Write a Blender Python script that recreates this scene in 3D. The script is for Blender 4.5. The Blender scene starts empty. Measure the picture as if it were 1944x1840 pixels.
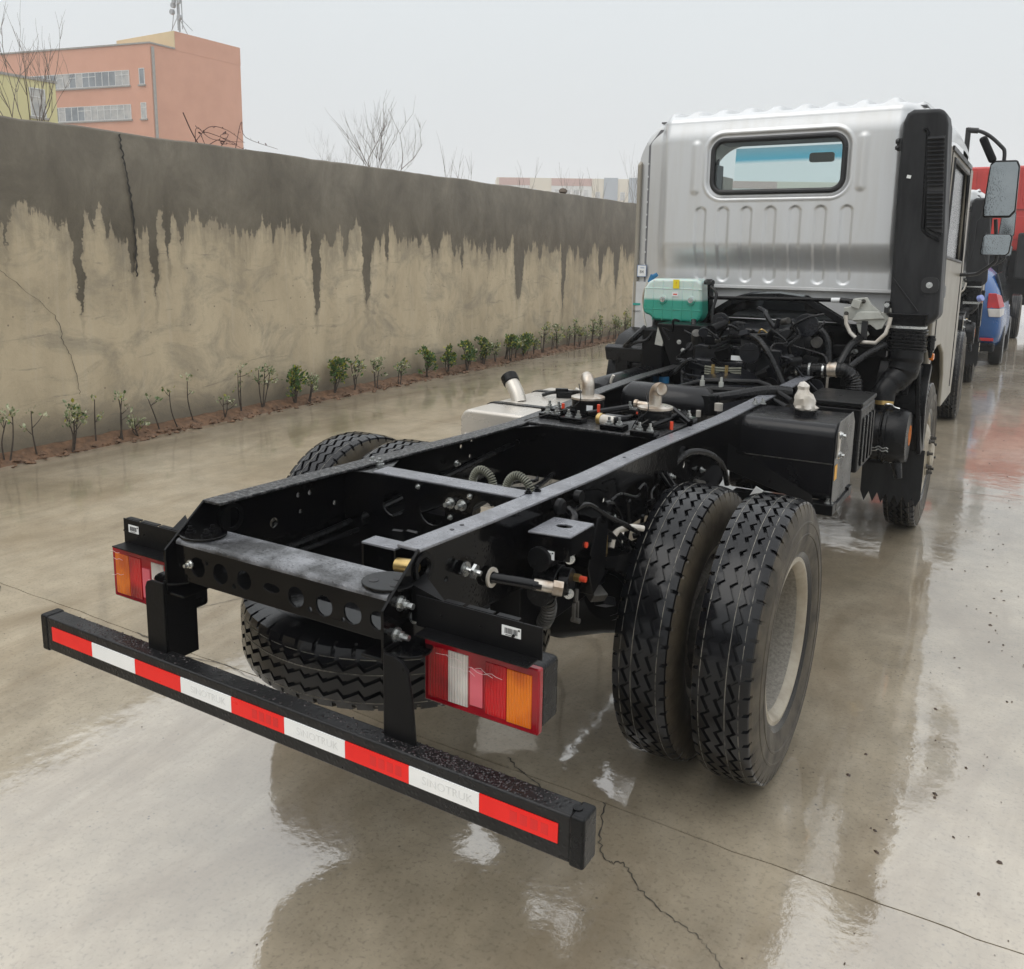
import bpy, bmesh, math, random
from mathutils import Vector, Matrix, noise as mnoise
R = math.radians
rng = random.Random(7)
sc = bpy.context.scene
COL = sc.collection

# ------------------------------------------------------------------ camera
cam_d = bpy.data.cameras.new('camera'); cam = bpy.data.objects.new('camera', cam_d); COL.objects.link(cam)
sc.camera = cam
yaw, pitch, roll = R(31.5012), R(-10.2605), R(0.7083)
fwd = Vector((-math.sin(yaw)*math.cos(pitch), math.cos(yaw)*math.cos(pitch), math.sin(pitch)))
rt = Vector((math.cos(yaw), math.sin(yaw), 0)); up = rt.cross(fwd)
rt2 = rt*math.cos(roll)+up*math.sin(roll); up2 = -rt*math.sin(roll)+up*math.cos(roll)
m = Matrix((rt2, up2, -fwd)).transposed().to_4x4(); m.translation = Vector((1.5594, -1.4568, 1.7866))
cam.matrix_world = m
cam_d.sensor_fit = 'HORIZONTAL'; cam_d.sensor_width = 36.0
cam_d.lens = 1674.9222/1944*36.0
cam_d.shift_x = (972-945.0798)/1944; cam_d.shift_y = (778.0216-920)/1944
cam_d.clip_start = 0.05; cam_d.clip_end = 2000

# ------------------------------------------------------------------ world and sun
SUN_EL, SUN_AZ = R(58), R(205)
w = bpy.data.worlds.new('World'); sc.world = w; w.use_nodes = True
nt = w.node_tree; nt.nodes.clear()
N = nt.nodes.new; L = nt.links.new
out = N('ShaderNodeOutputWorld')
sky = N('ShaderNodeTexSky'); sky.sky_type = 'NISHITA'; sky.sun_disc = False
sky.sun_elevation = SUN_EL; sky.sun_rotation = SUN_AZ; sky.air_density = 2.0; sky.dust_density = 6.0
bg1 = N('ShaderNodeBackground'); bg1.inputs[1].default_value = 0.06; L(sky.outputs[0], bg1.inputs[0])
tc = N('ShaderNodeTexCoord'); sep = N('ShaderNodeSeparateXYZ'); L(tc.outputs['Generated'], sep.inputs[0])
cr = N('ShaderNodeValToRGB'); cr.color_ramp.interpolation = 'EASE'
e = cr.color_ramp.elements
e[0].position = 0.0; e[0].color = (0.74, 0.765, 0.785, 1)
e[1].position = 0.30; e[1].color = (0.82, 0.865, 0.89, 1)
x = cr.color_ramp.elements.new(1.0); x.color = (1.75, 1.78, 1.81, 1)
y_ = cr.color_ramp.elements.new(0.62); y_.color = (1.50, 1.54, 1.57, 1)
L(sep.outputs[2], cr.inputs[0])
nz = N('ShaderNodeTexNoise'); nz.inputs['Scale'].default_value = 1.6; nz.inputs['Detail'].default_value = 4
L(tc.outputs['Generated'], nz.inputs['Vector'])
mr = N('ShaderNodeMapRange'); mr.inputs[3].default_value = 0.95; mr.inputs[4].default_value = 1.05
L(nz.outputs[0], mr.inputs[0])
bg2 = N('ShaderNodeBackground'); L(cr.outputs[0], bg2.inputs[0]); L(mr.outputs[0], bg2.inputs[1])
mix = N('ShaderNodeMixShader'); mix.inputs[0].default_value = 0.90
L(bg1.outputs[0], mix.inputs[1]); L(bg2.outputs[0], mix.inputs[2]); L(mix.outputs[0], out.inputs[0])

sun_d = bpy.data.lights.new('sun', 'SUN'); sun_d.energy = 0.6; sun_d.angle = R(40); sun_d.color = (1.0, 0.97, 0.93)
sun = bpy.data.objects.new('sun', sun_d); COL.objects.link(sun)
sd = Vector((math.sin(SUN_AZ)*math.cos(SUN_EL), math.cos(SUN_AZ)*math.cos(SUN_EL), math.sin(SUN_EL)))
sun.rotation_euler = sd.to_track_quat('Z', 'Y').to_euler()

sc.view_settings.view_transform = 'Standard'; sc.view_settings.look = 'None'
sc.view_settings.exposure = 0.0; sc.view_settings.gamma = 1.0
sc.view_settings.use_curve_mapping = False
sc.cycles.use_denoising = True
try: sc.cycles.denoiser = 'OPENIMAGEDENOISE'
except Exception: pass
sc.cycles.max_bounces = 8; sc.cycles.diffuse_bounces = 3; sc.cycles.glossy_bounces = 4
sc.cycles.transmission_bounces = 6; sc.cycles.transparent_max_bounces = 10; sc.cycles.volume_bounces = 2
sc.cycles.caustics_reflective = False; sc.cycles.caustics_refractive = False
sc.cycles.sample_clamp_indirect = 6.0

# ------------------------------------------------------------------ materials
def ramp(nodes, stops, interp='LINEAR'):
    r = nodes.new('ShaderNodeValToRGB'); r.color_ramp.interpolation = interp
    els = r.color_ramp.elements
    while len(els) > 1: els.remove(els[-1])
    els[0].position = stops[0][0]; els[0].color = tuple(stops[0][1])+(1,) if len(stops[0][1]) == 3 else stops[0][1]
    for p, c in stops[1:]:
        q = els.new(p); q.color = tuple(c)+(1,)
    return r
def g(v): return (v, v, v)

def mat(name, c, rough=0.5, metal=0.0, c2=None, nscale=6.0, ndet=6, lo=0.35, hi=0.65, rvar=0.1, bump=0.0, bscale=60.0,
        coat=0.0, coat_r=0.1, drops=0.0, dscale=90.0, spec=0.5, stretch=None, trans=0.0, alpha=1.0, sss=None):
    """principled with mottled colour, roughness variation, fine relief and optional raindrop relief"""
    m = bpy.data.materials.new(name); m.use_nodes = True
    t = m.node_tree; n = t.nodes; l = t.links.new; b = n['Principled BSDF']
    tc = n.new('ShaderNodeTexCoord'); vec = tc.outputs['Object']
    if stretch:
        mp = n.new('ShaderNodeMapping'); mp.inputs['Scale'].default_value = stretch; l(vec, mp.inputs[0]); vec = mp.outputs[0]
    nz = n.new('ShaderNodeTexNoise'); nz.inputs['Scale'].default_value = nscale; nz.inputs['Detail'].default_value = ndet
    nz.inputs['Roughness'].default_value = 0.62
    l(vec, nz.inputs['Vector'])
    c2 = c2 or tuple(v*0.75 for v in c)
    r = ramp(n, [(lo, c2), (hi, c)]); l(nz.outputs[0], r.inputs[0]); l(r.outputs[0], b.inputs['Base Color'])
    mr = n.new('ShaderNodeMapRange'); mr.inputs[1].default_value = 0.3; mr.inputs[2].default_value = 0.7
    mr.inputs[3].default_value = min(1, rough+rvar); mr.inputs[4].default_value = max(0.02, rough-rvar)
    l(nz.outputs[0], mr.inputs[0]); l(mr.outputs[0], b.inputs['Roughness'])
    b.inputs['Metallic'].default_value = metal
    b.inputs['Specular IOR Level'].default_value = spec
    b.inputs['Coat Weight'].default_value = coat; b.inputs['Coat Roughness'].default_value = coat_r
    b.inputs['Transmission Weight'].default_value = trans; b.inputs['Alpha'].default_value = alpha
    prev = None
    if bump > 0:
        nb = n.new('ShaderNodeTexNoise'); nb.inputs['Scale'].default_value = bscale; nb.inputs['Detail'].default_value = 3
        l(tc.outputs['Object'], nb.inputs['Vector'])
        bp = n.new('ShaderNodeBump'); bp.inputs['Strength'].default_value = bump; bp.inputs['Distance'].default_value = 0.004
        l(nb.outputs[0], bp.inputs['Height']); prev = bp
    if drops > 0:
        vo = n.new('ShaderNodeTexVoronoi'); vo.inputs['Scale'].default_value = dscale; vo.inputs['Randomness'].default_value = 1.0
        l(tc.outputs['Object'], vo.inputs['Vector'])
        d2 = n.new('ShaderNodeMapRange'); d2.inputs[1].default_value = 0.0; d2.inputs[2].default_value = 0.42
        d2.inputs[3].default_value = 1.0; d2.inputs[4].default_value = 0.0; l(vo.outputs['Distance'], d2.inputs[0])
        b2 = n.new('ShaderNodeBump'); b2.inputs['Strength'].default_value = drops; b2.inputs['Distance'].default_value = 0.004
        l(d2.outputs[0], b2.inputs['Height'])
        if prev: l(prev.outputs[0], b2.inputs['Normal'])
        prev = b2
    if prev: l(prev.outputs[0], b.inputs['Normal'])
    return m

M = {}
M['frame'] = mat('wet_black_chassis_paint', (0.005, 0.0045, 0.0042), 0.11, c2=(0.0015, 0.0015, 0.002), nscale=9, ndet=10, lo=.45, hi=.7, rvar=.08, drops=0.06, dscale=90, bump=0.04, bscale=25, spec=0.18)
M['painted_sheen_top'] = mat('beaded_black_paint_painted_sheen', (0.20, 0.205, 0.225), 0.30, c2=(0.11, 0.112, 0.125), nscale=16, lo=.3, hi=.6, bump=.25, bscale=120, drops=0.35, dscale=130, spec=0.8)  # sky sheen on wet beaded tops put into the base colour as pale grey
M['patchy_sheen_top'] = mat('black_paint_patchy_painted_sheen', (0.20, 0.205, 0.22), 0.28, c2=(0.012, 0.012, 0.013), nscale=3.0, ndet=10, lo=.44, hi=.57, bump=.25, bscale=120, drops=0.4, dscale=120, spec=0.7)  # pale patches paint the sky sheen on the wet sheet
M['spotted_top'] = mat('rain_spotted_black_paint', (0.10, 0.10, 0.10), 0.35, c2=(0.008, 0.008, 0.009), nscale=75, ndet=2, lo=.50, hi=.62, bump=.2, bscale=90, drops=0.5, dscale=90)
M['frame_rough'] = mat('black_chassis_paint', (0.006, 0.006, 0.0065), 0.34, c2=(0.003, 0.003, 0.0035), bump=0.12, bscale=80, spec=0.14)
M['plastic'] = mat('black_moulded_plastic', (0.008, 0.0083, 0.009), 0.30, c2=(0.003, 0.003, 0.0036), spec=.2, bump=0.15, bscale=220, drops=0.12, dscale=60)
M['panel'] = mat('matt_black_panel_plastic', (0.028, 0.029, 0.031), 0.45, c2=(0.015, 0.0155, 0.017), spec=.2, bump=0.15, bscale=300, stretch=(3, 3, 0.6), nscale=5)
M['dull_tank'] = mat('dull_black_tank_paint', (0.008, 0.008, 0.0095), 0.24, c2=(0.004, 0.004, 0.0048), spec=.32, bump=0.05, bscale=40)
M['rubber'] = mat('black_tread_rubber', (0.0045, 0.005, 0.0065), 0.19, c2=(0.004, 0.004, 0.005), nscale=14, bump=0.06, bscale=150, spec=0.36, rvar=.06)
M['sidewall'] = mat('dusty_sidewall_rubber', (0.078, 0.063, 0.042), 0.55, c2=(0.028, 0.023, 0.017), nscale=9, bump=0.15, bscale=90)
M['mould_line'] = mat('pale_mould_line', (0.22, 0.205, 0.17), 0.6, c2=(.03, .03, .028), nscale=25)
M['rim'] = mat('cream_rim_paint', (0.43, 0.385, 0.305), 0.42, c2=(0.29, 0.25, 0.19), nscale=10, bump=.08)
M['rim_in'] = mat('grimy_rim_inside', (0.27, 0.25, 0.215), 0.6, c2=(0.17, 0.155, 0.13), nscale=100, bump=.3, bscale=200)
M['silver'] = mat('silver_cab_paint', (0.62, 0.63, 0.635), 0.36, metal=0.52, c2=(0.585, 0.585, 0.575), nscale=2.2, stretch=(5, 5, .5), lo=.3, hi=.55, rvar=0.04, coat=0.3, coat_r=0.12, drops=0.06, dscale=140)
M['silver_side_reflection'] = mat('silver_paint_painted_reflection', (0.34, 0.315, 0.265), 0.38, metal=0.1, c2=(0.31, 0.285, 0.24), nscale=3, rvar=0.04, spec=.25)  # same silver, darkened to beige to paint in reflections of the surroundings
M['white_paint'] = mat('white_cab_floor_paint', (0.62, 0.63, 0.63), 0.35, c2=(0.5, 0.5, 0.5), nscale=5)
M['tank_al'] = mat('pale_fuel_tank_metal', (0.60, 0.565, 0.51), 0.30, metal=0.35, c2=(0.55, 0.51, 0.45), nscale=5, drops=.15, dscale=80)
M['steel'] = mat('bright_zinc_bolt', (0.62, 0.63, 0.62), 0.28, metal=0.9, c2=(0.42, 0.43, 0.42), nscale=40)
M['oldsteel'] = mat('weathered_pipe_metal', (0.58, 0.54, 0.48), 0.36, metal=0.75, c2=(0.36, 0.28, 0.21), nscale=14, lo=.38, hi=.6)
M['brass'] = mat('brass_fitting', (0.62, 0.44, 0.18), 0.32, metal=0.9, nscale=30)
M['red_cap'] = mat('orange_red_plastic_cap', (0.75, 0.07, 0.025), 0.4)
M['tape_red'] = mat('red_reflective_tape', (0.92, 0.014, 0.010), 0.35, c2=(0.86, 0.010, 0.008), nscale=12)
M['tape_white'] = mat('white_reflective_tape', (0.93, 0.94, 0.94), 0.35, c2=(0.88, 0.90, 0.90), nscale=12)
M['tape_print'] = mat('faint_tape_print', (0.875, 0.89, 0.89), 0.4)
M['tape_print_red'] = mat('faint_red_tape_print', (0.82, 0.02, 0.02), 0.4)
M['sticker'] = mat('white_paper_sticker', (0.78, 0.79, 0.79), 0.5, c2=(.7, .72, .72))
M['ink'] = mat('black_print', (0.02, 0.02, 0.022), 0.5)
M['ink_blue'] = mat('blue_print', (0.10, 0.20, 0.42), 0.5)
M['ink_green'] = mat('green_print', (0.02, 0.36, 0.30), 0.5)
M['yellow'] = mat('yellow_sticker', (0.82, 0.66, 0.02), 0.5, c2=(0.74, 0.58, 0.02))
M['amber_sticker'] = mat('amber_sticker', (0.75, 0.36, 0.015), 0.5)
M['hose'] = mat('black_rubber_hose', (0.007, 0.007, 0.0078), 0.28, c2=(0.0035, 0.0035, 0.004), spec=.3, nscale=20, bump=.1)
M['coil'] = mat('olive_coiled_hose', (0.22, 0.22, 0.17), 0.4, c2=(0.12, 0.12, 0.09), nscale=25)
M['engine'] = mat('dark_engine_metal', (0.010, 0.011, 0.015), 0.32, metal=0.1, c2=(0.003, 0.0035, 0.005), spec=.4, nscale=12, bump=.3, bscale=50)
M['cast'] = mat('cast_iron_parts', (0.10, 0.095, 0.085), 0.5, metal=0.4, c2=(0.04, 0.038, 0.035), nscale=20, bump=.3)
M['latch'] = mat('pale_grey_latch_paint', (0.50, 0.51, 0.47), 0.4, c2=(0.34, 0.34, 0.31), nscale=14, metal=.2)
M['bag'] = mat('crumpled_white_plastic_bag', (0.62, 0.59, 0.54), 0.35, c2=(0.42, 0.38, 0.32), nscale=12, bump=.4, bscale=40)
M['res_clear'] = mat('translucent_reservoir_plastic', (0.60, 0.72, 0.70), 0.35, c2=(0.54, 0.66, 0.64), nscale=5)
M['res_green'] = mat('green_coolant_behind_plastic', (0.02, 0.30, 0.235), 0.32, c2=(0.015, 0.25, 0.20), nscale=5)
M['blue_cap'] = mat('blue_plastic_cap', (0.02, 0.16, 0.34), 0.4)
M['interior'] = mat('grey_cab_lining', (0.17, 0.17, 0.18), 0.7, c2=(.14, .14, .15))
M['gasket'] = mat('black_window_rubber', (0.018, 0.018, 0.019), 0.35)
M['mirror_painted_reflection'] = mat('inside_mirror_painted_reflection', (0.80, 0.80, 0.79), 0.5, c2=(.74, .74, .73))  # bright rear scene in the inside mirror, painted as pale grey
M['orange'] = mat('orange_marker_lens', (0.85, 0.22, 0.01), 0.2)

def lens_mat(name, c, c2, scale, rough=0.12):
    """moulded lamp plastic with fine vertical ribs"""
    m = bpy.data.materials.new(name); m.use_nodes = True
    t = m.node_tree; n = t.nodes; l = t.links.new; b = n['Principled BSDF']
    tc = n.new('ShaderNodeTexCoord')
    nz = n.new('ShaderNodeTexNoise'); nz.inputs['Scale'].default_value = 9; nz.inputs['Detail'].default_value = 2; l(tc.outputs['Object'], nz.inputs[0])
    r = ramp(n, [(0.38, c2), (0.62, c)]); l(nz.outputs[0], r.inputs[0]); l(r.outputs[0], b.inputs['Base Color'])
    b.inputs['Roughness'].default_value = rough; b.inputs['Coat Weight'].default_value = 0.35; b.inputs['Coat Roughness'].default_value = 0.04; b.inputs['Specular IOR Level'].default_value = 0.3
    wv = n.new('ShaderNodeTexWave'); wv.wave_type = 'BANDS'; wv.bands_direction = 'X'; wv.inputs['Scale'].default_value = scale
    l(tc.outputs['Object'], wv.inputs[0])
    bp = n.new('ShaderNodeBump'); bp.inputs['Strength'].default_value = 0.8; bp.inputs['Distance'].default_value = 0.003
    l(wv.outputs[0], bp.inputs['Height']); l(bp.outputs[0], b.inputs['Normal'])
    b.inputs['Subsurface Weight'].default_value = 0.12; b.inputs['Subsurface Scale'].default_value = 0.01
    b.inputs['Subsurface Radius'].default_value = (1, .3, .2)
    return m
M['lens_red'] = lens_mat('red_lens_ribbed', (0.62, 0.006, 0.012), (0.26, 0.003, 0.008), 42)
M['lens_body'] = lens_mat('red_lens_plain', (0.34, 0.005, 0.014), (0.20, 0.003, 0.009), 4)
M['lens_white'] = lens_mat('clear_lens_ribbed', (0.72, 0.68, 0.64), (0.42, 0.38, 0.35), 42)
M['lens_amber'] = lens_mat('amber_lens_ribbed', (0.90, 0.22, 0.006), (0.58, 0.09, 0.004), 42)
M['lens_pink'] = lens_mat('pale_red_reflector', (0.70, 0.13, 0.17), (0.58, 0.09, 0.12), 3)

def glass_mat(name, tint, gl=0.12, band=None):
    m = bpy.data.materials.new(name); m.use_nodes = True
    t = m.node_tree; n = t.nodes; l = t.links.new; n.remove(n['Principled BSDF'])
    o = n['Material Output']
    tr = n.new('ShaderNodeBsdfTransparent'); tr.inputs[0].default_value = tint+(1,)
    if band:
        tc = n.new('ShaderNodeTexCoord'); sp = n.new('ShaderNodeSeparateXYZ'); l(tc.outputs['Object'], sp.inputs[0])
        mp = n.new('ShaderNodeMapRange'); mp.inputs[1].default_value = band[0]; mp.inputs[2].default_value = band[1]; l(sp.outputs[2], mp.inputs[0])
        r = ramp(n, [(0.0, tint), (0.25, band[2]), (1.0, band[3])]); l(mp.outputs[0], r.inputs[0]); l(r.outputs[0], tr.inputs[0])
    gl_ = n.new('ShaderNodeBsdfGlossy'); gl_.inputs['Roughness'].default_value = 0.03
    fr = n.new('ShaderNodeFresnel'); fr.inputs[0].default_value = 1.5
    mx = n.new('ShaderNodeMixShader'); l(fr.outputs[0], mx.inputs[0]); l(tr.outputs[0], mx.inputs[1]); l(gl_.outputs[0], mx.inputs[2])
    # beads of water
    vo = n.new('ShaderNodeTexVoronoi'); vo.inputs['Scale'].default_value = 60
    tc2 = n.new('ShaderNodeTexCoord'); l(tc2.outputs['Object'], vo.inputs[0])
    bp = n.new('ShaderNodeBump'); bp.inputs['Strength'].default_value = .15; bp.inputs['Distance'].default_value = .002
    l(vo.outputs['Distance'], bp.inputs['Height']); l(bp.outputs[0], gl_.inputs['Normal'])
    l(mx.outputs[0], o.inputs[0])
    return m
M['glass'] = glass_mat('window_glass', (0.84, 0.90, 0.90))
M['windshield'] = glass_mat('banded_windshield_glass', (0.92, 0.97, 0.97), band=(2.515, 2.64, (0.12, 0.50, 0.66), (0.30, 0.46, 0.52)))
M['mirror'] = mat('mirror_glass', (0.34, 0.37, 0.38), 0.06, metal=1.0, c2=(.30, .33, .34), rvar=.02, drops=.08, dscale=90)

# ------------------------------------------------------------------ mesh helpers
class MB:
    def __init__(s): s.v = []; s.f = []; s.m = []; s.cuts = []
    def add(s, vs, fs, mi=0):
        s.cuts.append((len(s.v), len(s.f))); o = len(s.v); s.v += [tuple(p) for p in vs]; s.f += [tuple(i+o for i in f) for f in fs]; s.m += [mi]*len(fs); return s
    def hexa(s, p, mi=0):
        return s.add(p, [(0,3,2,1),(4,5,6,7),(0,1,5,4),(1,2,6,5),(2,3,7,6),(3,0,4,7)], mi)
    def box(s, x0, x1, y0, y1, z0, z1, mi=0):
        return s.hexa([(x0,y0,z0),(x1,y0,z0),(x1,y1,z0),(x0,y1,z0),(x0,y0,z1),(x1,y0,z1),(x1,y1,z1),(x0,y1,z1)], mi)
    def obox(s, c, size, rot=(0,0,0), mi=0):
        from mathutils import Euler
        e = Euler(rot).to_matrix(); a, b, d = [q/2 for q in size]; c = Vector(c)
        pts = [c+e@Vector(p) for p in [(-a,-b,-d),(a,-b,-d),(a,b,-d),(-a,b,-d),(-a,-b,d),(a,-b,d),(a,b,d),(-a,b,d)]]
        return s.hexa(pts, mi)
    def tube(s, pts, r, n=10, caps=True, mi=0):
        pts = [Vector(p) for p in pts]; k = len(pts)
        rs = list(r) if isinstance(r, (list, tuple)) else [r]*k
        vs = []; fs = []; ref = None
        for i, p in enumerate(pts):
            t = (pts[min(i+1, k-1)]-pts[max(i-1, 0)])
            if t.length < 1e-9: t = Vector((0,0,1))
            t.normalize()
            if ref is None: ref = Vector((0,0,1)) if abs(t.z) < .9 else Vector((1,0,0))
            u = (ref-t*ref.dot(t)); u.normalize(); ref = u; vv = t.cross(u)
            for j in range(n):
                a = 2*math.pi*j/n; vs.append(p+(u*math.cos(a)+vv*math.sin(a))*rs[i])
        for i in range(k-1):
            for j in range(n):
                j2 = (j+1) % n; fs.append((i*n+j, i*n+j2, (i+1)*n+j2, (i+1)*n+j))
        if caps:
            fs.append(tuple(range(n-1, -1, -1))); fs.append(tuple((k-1)*n+j for j in range(n)))
        return s.add(vs, fs, mi)
    def cyl(s, p0, p1, r, n=16, r1=None, mi=0): return s.tube([p0, p1], [r, r if r1 is None else r1], n, True, mi)
    def lathe(s, prof, c, axis='Z', n=32, mi=0, closed=False):
        c = Vector(c); vs = []; fs = []; k = len(prof)
        for (r, h) in prof:
            for j in range(n):
                a = 2*math.pi*j/n; p = (r*math.cos(a), r*math.sin(a), h)
                if axis == 'X': p = (p[2], p[0], p[1])
                elif axis == 'Y': p = (p[1], p[2], p[0])
                vs.append(c+Vector(p))
        for i in range(k if closed else k-1):
            i2 = (i+1) % k
            for j in range(n):
                j2 = (j+1) % n; fs.append((i*n+j, i*n+j2, i2*n+j2, i2*n+j))
        return s.add(vs, fs, mi)
    def prism(s, poly, axis, a, b, mi=0):
        def P(q, h): return {'X': (h, q[0], q[1]), 'Y': (q[0], h, q[1]), 'Z': (q[0], q[1], h)}[axis]
        n = len(poly); vs = [P(q, a) for q in poly]+[P(q, b) for q in poly]
        fs = [tuple(range(n)), tuple(range(2*n-1, n-1, -1))]+[(i, (i+1) % n, n+(i+1) % n, n+i) for i in range(n)]
        return s.add(vs, fs, mi)
    def plate(s, outline, holes, axis, a, b, mi=0, fmap=None):
        """flat sheet with real holes, thickness a..b along axis"""
        def P(q, h):
            p = {'X': (h, q[0], q[1]), 'Y': (q[0], h, q[1]), 'Z': (q[0], q[1], h)}[axis]
            return fmap(p) if fmap else p
        bm = bmesh.new(); loops = [outline]+holes; allv = []; ed = []
        for lp in loops:
            vs = [bm.verts.new((q[0], q[1], 0)) for q in lp]; allv.append(vs)
            for i in range(len(vs)): ed.append(bm.edges.new((vs[i], vs[(i+1) % len(vs)])))
        bmesh.ops.triangle_fill(bm, use_beauty=True, use_dissolve=False, edges=ed)
        bm.verts.index_update()
        pts = [(v.co.x, v.co.y) for v in bm.verts]; tris = [tuple(v.index for v in f.verts) for f in bm.faces]
        idx = [[v.index for v in vs] for vs in allv]; bm.free()
        n = len(pts); vs = [P(q, a) for q in pts]+[P(q, b) for q in pts]
        fs = tris+[tuple(n+i for i in reversed(t)) for t in tris]
        for lp in idx:
            for i in range(len(lp)):
                p, q = lp[i], lp[(i+1) % len(lp)]; fs.append((p, q, n+q, n+p))
        return s.add(vs, fs, mi)
    def build_each(s, name, mats, parent=None, **kw):
        """each added shape becomes an object of its own"""
        os_ = []; cs = s.cuts+[(len(s.v), len(s.f))]
        for (v0, f0), (v1, f1) in zip(cs, cs[1:]):
            q = MB(); q.v = s.v[v0:v1]; q.f = [tuple(i-v0 for i in f) for f in s.f[f0:f1]]; q.m = s.m[f0:f1]; os_.append(q.build(name, mats, parent, **kw))
        return os_[0]
    def build(s, name, mats, parent=None, smooth=35, bevel=0.0, seg=2, fix=True, loc=None):
        me = bpy.data.meshes.new(name); me.from_pydata(s.v, [], s.f)
        if not isinstance(mats, (list, tuple)): mats = [mats]
        for q in mats: me.materials.append(q)
        if len(mats) > 1: me.polygons.foreach_set('material_index', s.m)
        if fix:
            bm = bmesh.new(); bm.from_mesh(me); bmesh.ops.recalc_face_normals(bm, faces=bm.faces); bm.to_mesh(me); bm.free()
        if smooth:
            me.polygons.foreach_set('use_smooth', [True]*len(me.polygons))
            me.set_sharp_from_angle(angle=R(smooth))
        me.update()
        o = bpy.data.objects.new(name, me); COL.objects.link(o)
        if parent: o.parent = parent
        if loc: o.location = loc
        if bevel:
            md = o.modifiers.new('bevel', 'BEVEL'); md.width = bevel; md.segments = seg; md.limit_method = 'ANGLE'; md.angle_limit = R(40)
            md.harden_normals = True
        return o

def circ(cx, cy, r, n=16, ry=None): return [(cx+r*math.cos(2*math.pi*i/n), cy+(ry or r)*math.sin(2*math.pi*i/n)) for i in range(n)]
def rrect(x0, x1, z0, z1, r, n=5):
    p = []
    for cx, cz, a0 in ((x1-r, z1-r, 0), (x0+r, z1-r, 90), (x0+r, z0+r, 180), (x1-r, z0+r, 270)):
        for i in range(n+1):
            a = R(a0+90*i/n); p.append((cx+r*math.cos(a), cz+r*math.sin(a)))
    return p
def smoothpath(pts, k=6):
    """Catmull-Rom through points"""
    P = [Vector(p) for p in pts]; o = []
    for i in range(len(P)-1):
        p0 = P[max(i-1, 0)]; p1 = P[i]; p2 = P[i+1]; p3 = P[min(i+2, len(P)-1)]
        for j in range(k):
            t = j/k
            o.append(0.5*((2*p1)+(p2-p0)*t+(2*p0-5*p1+4*p2-p3)*t*t+(3*p1-p0-3*p2+p3)*t**3))
    o.append(P[-1]); return o
def lerp(a, b, t): return a+(b-a)*t
def interp(tab, y):
    if y <= tab[0][0]: return tab[0][1]
    for (a, va), (b, vb) in zip(tab, tab[1:]):
        if y <= b: return lerp(va, vb, (y-a)/(b-a))
    return tab[-1][1]
def sstep(a, b, x):
    t = max(0., min(1., (x-a)/(b-a))); return t*t*(3-2*t)
def thing(name, label, cat, loc=(0, 0, 0), group=None, rz=0):
    o = bpy.data.objects.new(name, None); COL.objects.link(o); o.location = loc; o.rotation_euler = (0, 0, rz)
    o.empty_display_size = 0.2
    o['label'] = label; o['category'] = cat
    if group: o['group'] = group
    return o
def tag(o, label=None, cat=None, group=None, kind=None):
    if label: o['label'] = label
    if cat: o['category'] = cat
    if group: o['group'] = group
    if kind: o['kind'] = kind
    return o
KIDS = {}
def copy_tree(o, parent=None, skip=()):
    c = o.copy(); COL.objects.link(c)
    if parent: c.parent = parent
    for ch in o.children:
        if ch.name.split('.')[0] in skip: continue
        copy_tree(ch, c, skip)
    return c

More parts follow.
